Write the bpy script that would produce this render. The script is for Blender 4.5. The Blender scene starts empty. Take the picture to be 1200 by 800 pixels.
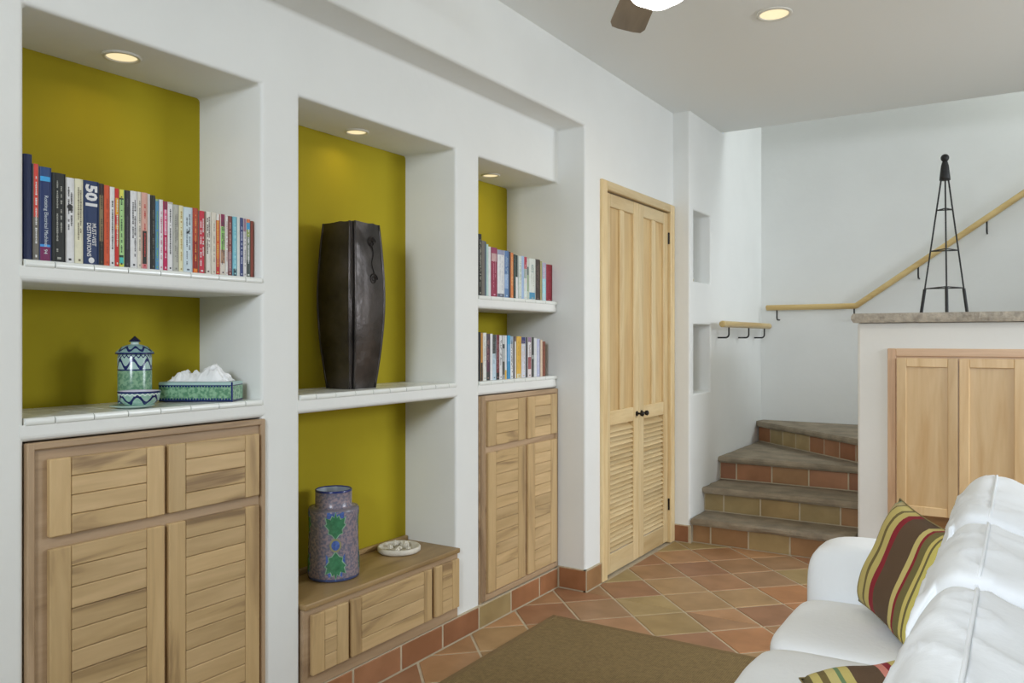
import bpy, bmesh, math, random
from mathutils import Vector, Matrix, noise

random.seed(7)
scene = bpy.context.scene
COL = scene.collection

# ------------------------------------------------------------------ camera
cam_data = bpy.data.cameras.new('camera')
cam = bpy.data.objects.new('camera', cam_data)
COL.objects.link(cam)
cam.location = (1.8166, 0.0, 1.25)
cam.rotation_euler = (math.radians(90), 0, math.atan2(596, 945))
cam_data.sensor_width = 36.0
cam_data.lens = 945 / 1200 * 36.0
cam_data.shift_y = -3.5 / 1200
cam_data.clip_start = 0.02
scene.camera = cam

# ------------------------------------------------------------------ world, daylight, exposure
world = bpy.data.worlds.new('sky')
scene.world = world
world.use_nodes = True
wn = world.node_tree.nodes
wn['Background'].inputs[0].default_value = (0.78, 0.88, 1.0, 1)
wn['Background'].inputs[1].default_value = 1.0
scene.view_settings.view_transform = 'Standard'
scene.view_settings.look = 'None'
scene.view_settings.gamma = 1.0
scene.view_settings.use_curve_mapping = False
scene.view_settings.exposure = -0.06


def area(name, loc, target, sx, sy, power, color, spread=180):
    l = bpy.data.lights.new(name, 'AREA')
    l.shape = 'RECTANGLE'
    l.size, l.size_y, l.energy, l.color = sx, sy, power, color
    l.spread = math.radians(spread)
    o = bpy.data.objects.new(name, l)
    COL.objects.link(o)
    o.location = loc
    o.rotation_euler = (Vector(target) - Vector(loc)).to_track_quat('-Z', 'Y').to_euler()
    return o


DAY = (0.80, 0.89, 1.0)
area('daylight_room_window', (4.14, 4.25, 1.85), (0.6, 3.8, 0.3), 1.5, 1.0, 43, (0.84, 0.91, 1.0), 115)
area('daylight_rear_window', (1.56, -1.54, 2.1), (1.45, 3, 1.0), 0.75, 0.75, 42, (0.84, 0.91, 1.0), 122)
area('daylight_stair_window', (3.94, 5.82, 4.08), (0, 5.7, 2.4), 0.65, 0.9, 46, (0.90, 0.95, 1.0))

# ------------------------------------------------------------------ helpers
XN = -0.16          # face of the alcove wall
XP = 0.108          # face of the stair side wall
YS = 4.745          # pier return / first riser
ZC = 2.64           # ceiling


def lin(h):
    def f(c):
        c /= 255.0
        return c / 12.92 if c <= 0.04045 else ((c + 0.055) / 1.055) ** 2.4
    return tuple(f(int(h[i:i + 2], 16)) for i in (0, 2, 4))


def new_mat(name):
    m = bpy.data.materials.new(name)
    m.use_nodes = True
    return m, m.node_tree.nodes, m.node_tree.links, m.node_tree.nodes['Principled BSDF']


def plain(name, col, rough=0.5, metal=0.0, emit=None, es=0.0, bump=0.0, bscale=80.0, vary=0.0, vscale=6.0, spec=0.5):
    """procedural material: noise tone variation and noise relief on a base colour"""
    m, n, l, b = new_mat(name)
    c = lin(col) if isinstance(col, str) else col
    b.inputs['Roughness'].default_value = rough
    b.inputs['Metallic'].default_value = metal
    b.inputs['Specular IOR Level'].default_value = spec
    tc = n.new('ShaderNodeTexCoord')
    if vary > 0:
        nz = n.new('ShaderNodeTexNoise')
        nz.inputs['Scale'].default_value = vscale
        nz.inputs['Detail'].default_value = 5
        rp = n.new('ShaderNodeValToRGB')
        rp.color_ramp.elements[0].position = 0.3
        rp.color_ramp.elements[1].position = 0.7
        rp.color_ramp.elements[0].color = tuple(x * (1 - vary) for x in c) + (1,)
        rp.color_ramp.elements[1].color = tuple(min(1, x * (1 + vary)) for x in c) + (1,)
        l.new(tc.outputs['Object'], nz.inputs['Vector'])
        l.new(nz.outputs['Fac'], rp.inputs['Fac'])
        l.new(rp.outputs['Color'], b.inputs['Base Color'])
    else:
        b.inputs['Base Color'].default_value = c + (1,)
    if bump > 0:
        nb = n.new('ShaderNodeTexNoise')
        nb.inputs['Scale'].default_value = bscale
        nb.inputs['Detail'].default_value = 4
        bp = n.new('ShaderNodeBump')
        bp.inputs['Strength'].default_value = bump
        bp.inputs['Distance'].default_value = 0.01
        l.new(tc.outputs['Object'], nb.inputs['Vector'])
        l.new(nb.outputs['Fac'], bp.inputs['Height'])
        l.new(bp.outputs['Normal'], b.inputs['Normal'])
    if emit:
        b.inputs['Emission Color'].default_value = tuple(emit) + (1,)
        b.inputs['Emission Strength'].default_value = es
    return m


def wood(name, light, mid, dark, axis, rough=0.42, streak=0.5, gscale=0.62, fine=0.35):
    """grain stretched along one axis, each plank shifted by its own random number"""
    m, n, l, b = new_mat(name)
    tc = n.new('ShaderNodeTexCoord')
    oi = n.new('ShaderNodeObjectInfo')
    mul = n.new('ShaderNodeVectorMath'); mul.operation = 'SCALE'
    comb = n.new('ShaderNodeCombineXYZ')
    comb.inputs[0].default_value = 7.3; comb.inputs[1].default_value = 11.1; comb.inputs[2].default_value = 5.7
    l.new(comb.outputs[0], mul.inputs[0]); l.new(oi.outputs['Random'], mul.inputs['Scale'])
    add = n.new('ShaderNodeVectorMath'); add.operation = 'ADD'
    l.new(tc.outputs['Object'], add.inputs[0]); l.new(mul.outputs[0], add.inputs[1])
    mp = n.new('ShaderNodeMapping')
    s = [26.0 * gscale] * 3
    s['xyz'.index(axis)] = 3.0 * gscale
    mp.inputs['Scale'].default_value = s
    l.new(add.outputs[0], mp.inputs['Vector'])
    n1 = n.new('ShaderNodeTexNoise')
    n1.inputs['Scale'].default_value = 0.8; n1.inputs['Detail'].default_value = 4; n1.inputs['Distortion'].default_value = 0.9
    n2 = n.new('ShaderNodeTexNoise')
    n2.inputs['Scale'].default_value = 5.0; n2.inputs['Detail'].default_value = 6
    l.new(mp.outputs[0], n1.inputs['Vector']); l.new(mp.outputs[0], n2.inputs['Vector'])
    r1 = n.new('ShaderNodeValToRGB')
    e = r1.color_ramp.elements
    e[0].position = 0.30; e[0].color = lin(dark) + (1,)
    e[1].position = 0.62; e[1].color = lin(light) + (1,)
    k = e.new(0.30 + 0.17 * (1.2 - streak)); k.color = lin(mid) + (1,)
    l.new(n1.outputs['Fac'], r1.inputs['Fac'])
    r2 = n.new('ShaderNodeValToRGB')
    r2.color_ramp.elements[0].position = 0.35; r2.color_ramp.elements[0].color = (0.82, 0.80, 0.77, 1)
    r2.color_ramp.elements[1].position = 0.65; r2.color_ramp.elements[1].color = (1, 1, 1, 1)
    l.new(n2.outputs['Fac'], r2.inputs['Fac'])
    mx = n.new('ShaderNodeMixRGB'); mx.blend_type = 'MULTIPLY'; mx.inputs[0].default_value = fine
    l.new(r1.outputs[0], mx.inputs[1]); l.new(r2.outputs[0], mx.inputs[2])
    hsv = n.new('ShaderNodeHueSaturation')
    mr = n.new('ShaderNodeMapRange')
    mr.inputs['To Min'].default_value = 0.88; mr.inputs['To Max'].default_value = 1.10
    l.new(oi.outputs['Random'], mr.inputs['Value']); l.new(mr.outputs[0], hsv.inputs['Value'])
    l.new(mx.outputs[0], hsv.inputs['Color']); l.new(hsv.outputs[0], b.inputs['Base Color'])
    b.inputs['Roughness'].default_value = rough
    bp = n.new('ShaderNodeBump'); bp.inputs['Strength'].default_value = 0.08; bp.inputs['Distance'].default_value = 0.004
    l.new(n2.outputs['Fac'], bp.inputs['Height']); l.new(bp.outputs[0], b.inputs['Normal'])
    return m


def fired(name, cols, rough=0.45, bump=0.15):
    """fired clay: each tile draws its own tone, clouded by noise"""
    m, n, l, b = new_mat(name)
    tc = n.new('ShaderNodeTexCoord'); oi = n.new('ShaderNodeObjectInfo')
    rp = n.new('ShaderNodeValToRGB'); rp.color_ramp.interpolation = 'CONSTANT'
    e = rp.color_ramp.elements
    while len(e) > 1: e.remove(e[-1])
    for i, c in enumerate(cols):
        k = e[0] if i == 0 else e.new(i / len(cols))
        k.position = i / len(cols); k.color = lin(c) + (1,)
    l.new(oi.outputs['Random'], rp.inputs['Fac'])
    add = n.new('ShaderNodeVectorMath'); add.operation = 'ADD'
    sc = n.new('ShaderNodeVectorMath'); sc.operation = 'SCALE'
    sc.inputs[0].default_value = (9.1, 3.3, 6.2)
    l.new(oi.outputs['Random'], sc.inputs['Scale'])
    l.new(tc.outputs['Object'], add.inputs[0]); l.new(sc.outputs[0], add.inputs[1])
    nz = n.new('ShaderNodeTexNoise'); nz.inputs['Scale'].default_value = 7.0; nz.inputs['Detail'].default_value = 6
    l.new(add.outputs[0], nz.inputs['Vector'])
    r2 = n.new('ShaderNodeValToRGB')
    r2.color_ramp.elements[0].position = 0.32; r2.color_ramp.elements[0].color = (0.74, 0.72, 0.66, 1)
    r2.color_ramp.elements[1].position = 0.68; r2.color_ramp.elements[1].color = (1.0, 1.0, 1.0, 1)
    l.new(nz.outputs['Fac'], r2.inputs['Fac'])
    mx = n.new('ShaderNodeMixRGB'); mx.blend_type = 'MULTIPLY'; mx.inputs[0].default_value = 1.0
    l.new(rp.outputs[0], mx.inputs[1]); l.new(r2.outputs[0], mx.inputs[2])
    l.new(mx.outputs[0], b.inputs['Base Color'])
    b.inputs['Roughness'].default_value = rough
    bp = n.new('ShaderNodeBump'); bp.inputs['Strength'].default_value = bump; bp.inputs['Distance'].default_value = 0.01
    l.new(nz.outputs['Fac'], bp.inputs['Height']); l.new(bp.outputs[0], b.inputs['Normal'])
    return m


def stripes(name, cols, axis=0, rough=0.85):
    """woven stripes along one object axis; cols = [(end position 0..1, colour)]"""
    m, n, l, b = new_mat(name)
    tc = n.new('ShaderNodeTexCoord'); sp = n.new('ShaderNodeSeparateXYZ')
    l.new(tc.outputs['Generated'], sp.inputs[0])
    rp = n.new('ShaderNodeValToRGB'); rp.color_ramp.interpolation = 'CONSTANT'
    e = rp.color_ramp.elements
    while len(e) > 1: e.remove(e[-1])
    st = 0.0
    for i, (end, c) in enumerate(cols):
        k = e[0] if i == 0 else e.new(st)
        k.position = st; k.color = lin(c) + (1,)
        st = end
    l.new(sp.outputs[axis], rp.inputs['Fac'])
    l.new(rp.outputs[0], b.inputs['Base Color'])
    nz = n.new('ShaderNodeTexNoise'); nz.inputs['Scale'].default_value = 260
    bp = n.new('ShaderNodeBump'); bp.inputs['Strength'].default_value = 0.2; bp.inputs['Distance'].default_value = 0.004
    l.new(tc.outputs['Object'], nz.inputs['Vector']); l.new(nz.outputs['Fac'], bp.inputs['Height']); l.new(bp.outputs[0], b.inputs['Normal'])
    b.inputs['Roughness'].default_value = rough
    return m


M = {}
M['plaster'] = plain('plaster', (0.80, 0.81, 0.78), 0.85, bump=0.10, bscale=22, vary=0.02, vscale=3, spec=0.3)
M['ceiling'] = plain('ceiling_paint', (0.88, 0.91, 0.90), 0.9, bump=0.05, bscale=30, spec=0.2)
M['yellow'] = plain('yellow_paint', (0.42, 0.335, 0.010), 0.8, bump=0.06, bscale=22, vary=0.03, vscale=3, spec=0.3)
M['hick_y'] = wood('hickory_horizontal', 'd0b284', 'bfa274', '927755', 'y', streak=0.6)
M['hick_z'] = wood('hickory_vertical', 'ccaf80', 'c4a677', '9d815b', 'z', streak=0.35)
M['hick_frame'] = wood('hickory_frame', 'c0a484', 'b39776', '977c60', 'y', streak=0.3)
M['hick_frame_z'] = wood('hickory_frame_upright', 'c0a484', 'b39776', '977c60', 'z', streak=0.3)
M['maple_frame_z'] = wood('maple_frame_upright', 'd9b894', 'd0ac88', 'c29e7c', 'z', streak=0.2, rough=0.35, fine=0.2)
M['maple_z'] = wood('maple_vertical', 'dfc294', 'd9ba8a', 'cfab78', 'z', streak=0.2, rough=0.35, fine=0.2)
M['maple_frame'] = wood('maple_frame', 'd9b894', 'd0ac88', 'bc9674', 'x', streak=0.2, rough=0.35)
M['door_z'] = wood('door_wood_vertical', 'e0c99b', 'dac191', 'ccae7c', 'z', streak=0.15, rough=0.4)
M['door_panel'] = wood('door_panel_wood', 'd8bb86', 'd0b07c', 'c3a06c', 'z', streak=0.25, rough=0.4, fine=0.25)
M['door_y'] = wood('door_wood_horizontal', 'e0c99b', 'dac191', 'ccae7c', 'y', streak=0.15, rough=0.4)
M['oak'] = wood('oak_dark', '9c7440', '8c6536', '6e4c26', 'x', streak=0.5, rough=0.4)
M['rail'] = wood('rail_ash', 'd8bd82', 'd0b478', 'bf9f64', 'x', streak=0.2, rough=0.35)
M['bench_top'] = wood('bench_top_wood', 'a98c60', 'a08458', '8f744c', 'y', streak=0.2, rough=0.45)
M['terra'] = fired('terracotta', ['bc8f66', 'ab835e', 'b38a61', 'a27656', 'b29066', 'ba8458', 'a88462', 'af835e'])
M['ochre'] = fired('ochre_clay', ['ad9566', 'a38e62', 'b0986a', 'a68c5e'])
M['baset'] = fired('terracotta_base', ['a8744f', '9a6848', 'ad7b58', 'a4704e', 'a37c54', '9a6849'])
M['grout'] = plain('grout', 'bcae94', 0.95, bump=0.2, bscale=120, vary=0.10, vscale=20)
M['stone'] = plain('tread_stone', '8e826e', 0.85, bump=0.6, bscale=45, vary=0.25, vscale=9)
M['granite'] = plain('counter_stone', 'aaa294', 0.7, bump=0.5, bscale=90, vary=0.30, vscale=38)
M['glaze'] = plain('white_glaze', (0.80, 0.82, 0.78), 0.18, bump=0.03, bscale=30)
M['iron'] = plain('black_iron', (0.012, 0.012, 0.012), 0.55, bump=0.2, bscale=120)
M['bronze'] = plain('dark_bronze', (0.02, 0.015, 0.012), 0.35, metal=0.6)
M['sculpt'] = plain('patinated_metal', (0.075, 0.066, 0.062), 0.34, metal=0.85, bump=0.55, bscale=11, vary=0.45, vscale=8)
M['linen'] = plain('white_slipcover', (0.86, 0.88, 0.89), 0.9, bump=0.10, bscale=60, spec=0.2)
M['pages'] = plain('paper_edges', 'd8d0ba', 0.9, vary=0.08, vscale=200)
M['paper'] = plain('tissue_paper', (0.86, 0.87, 0.87), 0.9, spec=0.1)
M['fan'] = wood('fan_blade_wood', '8c7a62', '7f6e58', '6a5a46', 'x', streak=0.3)
M['opal'] = plain('opal_glass', (0.9, 0.88, 0.8), 0.3, emit=(1.0, 0.94, 0.84), es=13.0)
M['lens'] = plain('lamp_lens', (0.4, 0.36, 0.28), 0.4, emit=(1.0, 0.83, 0.50), es=0.95)
M['trimw'] = plain('trim_white', (0.72, 0.70, 0.62), 0.4)
M['oxide'] = plain('cast_stone', 'd6d0c2', 0.8, bump=0.3, bscale=120, vary=0.12, vscale=30)
M['glass'] = plain('window_glass', (0.9, 0.95, 0.95), 0.05)
M['glass'].node_tree.nodes['Principled BSDF'].inputs['Transmission Weight'].default_value = 1.0


def book_mat(h, cache={}):
    if h not in cache:
        c = tuple(min(0.72, x * 1.12) for x in lin(h))
        cache[h] = plain('book_' + h, c, 0.55, vary=0.06, vscale=60)
    return cache[h]


def tag(o, label, cat=None, group=None, kind=None):
    o['label'] = label
    if cat: o['category'] = cat
    if group: o['group'] = group
    if kind: o['kind'] = kind
    return o


def thing(name, loc, label, cat, group=None, rz=0.0, kind=None):
    o = bpy.data.objects.new(name, None)
    o.empty_display_size = 0.05
    COL.objects.link(o)
    o.location = loc
    o.rotation_euler = (0, 0, rz)
    return tag(o, label, cat, group, kind)


def wloc(o):
    v = Vector((0, 0, 0))
    while o is not None:
        v += o.location
        o = o.parent
    return v


def obj(name, bm, mat, parent=None, world=True, smooth=False, origin=None):
    """bmesh -> one mesh object. world=True: coordinates are world ones (parents are unrotated)."""
    me = bpy.data.meshes.new(name)
    bmesh.ops.recalc_face_normals(bm, faces=bm.faces)
    bm.to_mesh(me); bm.free()
    for mm in (mat if isinstance(mat, (list, tuple)) else [mat]):
        me.materials.append(mm)
    if smooth:
        me.polygons.foreach_set('use_smooth', [True] * len(me.polygons))
    o = bpy.data.objects.new(name, me)
    COL.objects.link(o)
    if parent is not None:
        o.parent = parent
    if world:
        base = wloc(parent) if parent is not None else Vector((0, 0, 0))
        org = Vector(origin) if origin is not None else base
        me.transform(Matrix.Translation(-org))
        o.location = org - base
    return o


def inst(src, parent, loc_world=None, rot=None, name=None):
    o = src.copy()
    COL.objects.link(o)
    o.parent = parent
    if loc_world is not None:
        o.location = Vector(loc_world) - (wloc(parent) if parent is not None else Vector((0, 0, 0)))
    if rot is not None:
        o.rotation_euler = rot
    return o


def box(bm, x0, x1, y0, y1, z0, z1, bev=0.0, seg=2, mi=0):
    vs = [bm.verts.new((x, y, z)) for x in (x0, x1) for y in (y0, y1) for z in (z0, z1)]
    fs = []
    for q in ((0, 1, 3, 2), (4, 6, 7, 5), (0, 4, 5, 1), (2, 3, 7, 6), (0, 2, 6, 4), (1, 5, 7, 3)):
        f = bm.faces.new([vs[i] for i in q]); f.material_index = mi; fs.append(f)
    if bev > 0:
        es = list({e for f in fs for e in f.edges})
        bmesh.ops.bevel(bm, geom=es, offset=bev, segments=seg, affect='EDGES', profile=0.6)
    return fs


def nb():
    return bmesh.new()


def boxobj(name, dims, mat, parent=None, bev=0.0, seg=1, centred=True):
    bm = nb(); box(bm, *dims, bev=bev, seg=seg)
    org = ((dims[0] + dims[1]) / 2, (dims[2] + dims[3]) / 2, (dims[4] + dims[5]) / 2) if centred else None
    return obj(name, bm, mat, parent, origin=org)


def tube(bm, pts, r, seg=8, caps=True):
    """round bar through pts; r is a number or one radius per point"""
    pts = [Vector(p) for p in pts]
    rs = r if isinstance(r, (list, tuple)) else [r] * len(pts)
    rings = []
    up0 = None
    for i, p in enumerate(pts):
        a = pts[max(i - 1, 0)]; c = pts[min(i + 1, len(pts) - 1)]
        t = (c - a).normalized()
        if up0 is None:
            up0 = Vector((0, 0, 1)) if abs(t.z) < 0.9 else Vector((1, 0, 0))
        s = t.cross(up0).normalized(); u = s.cross(t).normalized(); up0 = u
        rings.append([bm.verts.new(p + (s * math.cos(2 * math.pi * k / seg) + u * math.sin(2 * math.pi * k / seg)) * rs[i]) for k in range(seg)])
    for a, c in zip(rings, rings[1:]):
        for k in range(seg):
            bm.faces.new((a[k], a[(k + 1) % seg], c[(k + 1) % seg], c[k]))
    if caps:
        bm.faces.new(rings[0][::-1]); bm.faces.new(rings[-1])


def lathe(bm, prof, seg=32, centre=(0, 0, 0), mids=None):
    """prof = [(r, z)], r may be 0 at an end"""
    cx, cy, cz = centre
    rings = []
    for r, z in prof:
        if r < 1e-5:
            rings.append([bm.verts.new((cx, cy, cz + z))])
        else:
            rings.append([bm.verts.new((cx + r * math.cos(2 * math.pi * k / seg), cy + r * math.sin(2 * math.pi * k / seg), cz + z)) for k in range(seg)])
    for i, (a, c) in enumerate(zip(rings, rings[1:])):
        for k in range(seg):
            k2 = (k + 1) % seg
            if len(a) == 1 and len(c) == 1: continue
            if len(a) == 1: f = bm.faces.new((a[0], c[k], c[k2]))
            elif len(c) == 1: f = bm.faces.new((a[k], a[k2], c[0]))
            else: f = bm.faces.new((a[k], a[k2], c[k2], c[k]))
            if mids: f.material_index = mids[i]


def puff(bm, sx, sy, sz, p=6.0, n=12, wrinkle=0.0, wscale=5.0, seed=0.0, sag=0.0):
    """rounded cushion (superellipsoid) with half sizes sx, sy, sz"""
    bmesh.ops.create_cube(bm, size=2.0)
    bmesh.ops.subdivide_edges(bm, edges=bm.edges[:], cuts=n, use_grid_fill=True)
    for v in bm.verts:
        c = v.co
        d = (abs(c.x) ** p + abs(c.y) ** p + abs(c.z) ** p) ** (1 / p)
        q = c / d
        w = Vector((q.x * sx, q.y * sy, q.z * sz))
        if sag:
            w.z += sag * (1 - q.x ** 2) * (1 - q.y ** 2) * (1 if q.z > 0 else 0)
        if wrinkle:
            nn = Vector((q.x / sx, q.y / sy, q.z / sz)).normalized()
            w += nn * wrinkle * noise.noise(Vector((w.x * wscale + seed, w.y * wscale * 2.2, w.z * wscale)))
        v.co = w

# ================================================================== SETTING
# ---- alcove wall, bulkhead, closet wall, pier and stair side wall: one plastered surface
def plaster_wall():
    bm = nb()
    cache = {}

    def V(x, y, z):
        k = (round(x, 4), round(y, 4), round(z, 4))
        if k not in cache: cache[k] = bm.verts.new((x, y, z))
        return cache[k]

    def Q(pts, mi=0):
        f = bm.faces.new([V(*p) for p in pts]); f.material_index = mi

    ys = [-1.6, 0.99, 1.69, 1.845, 2.70, 2.87, 3.56]
    zt, zs = 2.035, 2.30
    for i in range(6):
        a, b = ys[i], ys[i + 1]
        Q([(XN, a, zt), (XN, b, zt), (XN, b, zs), (XN, a, zs)])
        Q([(XN, a, zs), (XN, b, zs), (0, b, zs), (0, a, zs)])
        Q([(0, a, zs), (0, b, zs), (0, b, ZC), (0, a, ZC)])
        if i in (0, 2, 4):
            Q([(XN, a, 0), (XN, b, 0), (XN, b, zt), (XN, a, zt)])
        else:
            xb = -0.43 if i == 3 else -0.46
            Q([(xb, a, 0), (xb, b, 0), (xb, b, zt), (xb, a, zt)], 1)
            Q([(XN, a, zt), (XN, b, zt), (xb, b, zt), (xb, a, zt)])
            Q([(XN, a, 0), (xb, a, 0), (xb, a, zt), (XN, a, zt)])
            Q([(XN, b, 0), (xb, b, 0), (xb, b, zt), (XN, b, zt)])
    # return at the end of the alcove wall
    Q([(XN, 3.56, 0), (0, 3.56, 0), (0, 3.56, zt), (XN, 3.56, zt)])
    Q([(XN, 3.56, zt), (0, 3.56, zt), (0, 3.56, zs), (XN, 3.56, zs)])
    # closet wall with the door opening
    dy = [3.56, 3.765, 4.69, YS]
    for i in range(3):
        a, b = dy[i], dy[i + 1]
        if i != 1:
            Q([(0, a, 0), (0, b, 0), (0, b, zt), (0, a, zt)])
        Q([(0, a, zt), (0, b, zt), (0, b, zs), (0, a, zs)])
        Q([(0, a, zs), (0, b, zs), (0, b, ZC), (0, a, ZC)])
    for y in (3.765, 4.69):
        Q([(0, y, 0), (-0.12, y, 0), (-0.12, y, zt), (0, y, zt)])
    Q([(0, 3.765, zt), (0, 4.69, zt), (-0.12, 4.69, zt), (-0.12, 3.765, zt)])

    def finish(bm, name, label):
        bmesh.ops.recalc_face_normals(bm, faces=bm.faces)
        sharp = [e for e in bm.edges if len(e.link_faces) == 2 and e.calc_face_angle() > 0.6 and all(f.material_index == 0 for f in e.link_faces)]
        bmesh.ops.bevel(bm, geom=sharp, offset=0.013, segments=4, affect='EDGES', profile=0.5, clamp_overlap=True)
        o = obj(name, bm, [M['plaster'], M['yellow']], None, smooth=True)
        o.data.set_sharp_from_angle(angle=math.radians(28))
        return tag(o, label, kind='structure')
    left = finish(bm, 'wall_left', 'white plastered wall with lit yellow alcoves')
    bm = nb(); cache.clear()
    # pier return
    sz = [0, 0.908, 1.337, 1.605, 2.045, ZC, 4.6]
    Q([(0, YS, 0)] + [(XP, YS, z) for z in sz[:6]] + [(0, YS, ZC), (0, YS, zs), (0, YS, zt)])
    # stair side wall with two small niches
    sy = [YS, 4.815, 5.14, 5.40, 6.35]
    for i in range(4):
        for j in range(6):
            if j == 5 and i < 3: continue
            a, b, c, d = sy[i], sy[i + 1], sz[j], sz[j + 1]
            if i == 1 and j in (1, 3):
                xb = -0.10
                Q([(xb, a, c), (xb, b, c), (xb, b, d), (xb, a, d)])
                Q([(XP, a, c), (xb, a, c), (xb, a, d), (XP, a, d)])
                Q([(XP, b, c), (xb, b, c), (xb, b, d), (XP, b, d)])
                Q([(XP, a, c), (XP, b, c), (xb, b, c), (xb, a, c)])
                Q([(XP, a, d), (XP, b, d), (xb, b, d), (xb, a, d)])
            else:
                Q([(XP, a, c), (XP, b, c), (XP, b, d), (XP, a, d)])
    finish(bm, 'wall_stair', 'white plastered side wall of the stairs with two small niches')
    return left


wall_left = plaster_wall()


def slab(name, dims, mat, label, holes=(), bev=0.0):
    """a wall, floor or ceiling of boxes; holes only for upright walls: (axis, lo, hi, z0, z1)"""
    x0, x1, y0, y1, z0, z1 = dims
    bm = nb()
    if not holes:
        box(bm, *dims, bev=bev)
    else:
        ax, lo, hi, h0, h1 = holes[0]
        def bb(a, b, c, d):
            if ax == 'y': box(bm, x0, x1, a, b, c, d)
            else: box(bm, a, b, y0, y1, c, d)
        s, e = (y0, y1) if ax == 'y' else (x0, x1)
        bb(s, lo, z0, z1); bb(hi, e, z0, z1); bb(lo, hi, z0, h0); bb(lo, hi, h1, z1)
    return tag(obj(name, bm, mat), label, kind='structure')


XR = 4.15
slab('wall_back', (0.09, 4.1, 6.35, 6.47, 0, 4.6), M['plaster'], 'plain white plaster wall behind the stairs')
slab('wall_rear', (-0.6, XR + 0.1, -1.7, -1.6, 0, ZC), M['plaster'], 'white wall behind the seating area', [('x', 1.1, 2.02, 1.5, 2.5)])
slab('wall_right', (XR, XR + 0.1, -1.6, 5.36, 0, ZC), M['plaster'], 'white wall opposite the alcoves', [('y', 3.45, 5.05, 1.3, 2.4)])
slab('wall_stair_end', (3.98, 4.08, 5.36, 6.35, 0, 4.6), M['plaster'], 'white wall at the head of the stairs', [('y', 5.48, 6.18, 3.58, 4.56)])
slab('wall_stair_head', (0.05, 4.1, 5.365, 5.47, ZC + 0.12, 4.6), M['plaster'], 'plaster wall above the ceiling edge in the stairwell')
slab('ceiling', (-0.6, XR + 0.1, -1.7, 5.37, ZC, ZC + 0.12), M['ceiling'], 'flat white painted ceiling')
slab('ceiling_stairwell', (0.05, 4.1, 5.37, 6.47, 4.6, 4.7), M['ceiling'], 'white ceiling high above the stairs')
# closet behind the door so no daylight leaks
slab('wall_closet', (-0.75, -0.70, 3.55, 4.76, 0, ZC), M['plaster'], 'back wall of the closet')


def window(name, axis, pos, lo, hi, z0, z1, mull, label):
    root = thing(name, (0, 0, 0), label, None, kind='structure')
    def fr(a, b, c, d, nm='window_frame'):
        if axis == 'y': boxobj(nm, (pos - 0.03, pos + 0.03, a, b, c, d), M['trimw'], root, bev=0.004)
        else: boxobj(nm, (a, b, pos - 0.03, pos + 0.03, c, d), M['trimw'], root, bev=0.004)
    fr(lo, lo + 0.05, z0, z1); fr(hi - 0.05, hi, z0, z1); fr(lo, hi, z0, z0 + 0.05); fr(lo, hi, z1 - 0.05, z1)
    for k in range(1, mull):
        c = lo + (hi - lo) * k / mull
        fr(c - 0.02, c + 0.02, z0, z1, 'window_mullion')
    return root


window('window_1', 'y', XR + 0.06, 3.45, 5.05, 1.3, 2.4, 2, 'wide white framed window of the sitting area')
window('window_2', 'x', -1.66, 1.1, 2.02, 1.5, 2.5, 2, 'white framed window behind the seating')
window('window_3', 'y', 4.04, 5.48, 6.18, 3.58, 4.56, 1, 'small white framed window at the stair head')

# ---- floor: grout bed with clay tiles laid diagonally
floor = slab('floor', (-0.75, XR + 0.1, -1.7, 6.4, -0.05, 0.0), M['grout'], 'terracotta tile floor laid diagonally with pale grout')


def clip(poly, ax, val, keep_less):
    out = []
    for i in range(len(poly)):
        p, q = poly[i], poly[(i + 1) % len(poly)]
        ip = (p[ax] <= val) if keep_less else (p[ax] >= val)
        iq = (q[ax] <= val) if keep_less else (q[ax] >= val)
        if ip: out.append(p)
        if ip != iq:
            t = (val - p[ax]) / (q[ax] - p[ax])
            out.append((p[0] + (q[0] - p[0]) * t, p[1] + (q[1] - p[1]) * t))
    return out


def poly_area(p):
    return abs(sum(p[i][0] * p[(i + 1) % len(p)][1] - p[(i + 1) % len(p)][0] * p[i][1] for i in range(len(p)))) / 2


def tile_mesh(poly, h0, h1, name, mat, parent, org):
    bm = nb()
    vs = [bm.verts.new((p[0], p[1], h0)) for p in poly]
    vt = [bm.verts.new((p[0], p[1], h1)) for p in poly]
    n = len(poly)
    top = bm.faces.new(vt)
    for i in range(n):
        bm.faces.new((vs[i], vs[(i + 1) % n], vt[(i + 1) % n], vt[i]))
    bmesh.ops.bevel(bm, geom=list(top.edges), offset=0.0018, segments=1, affect='EDGES')
    return obj(name, bm, mat, parent, origin=org)


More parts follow.
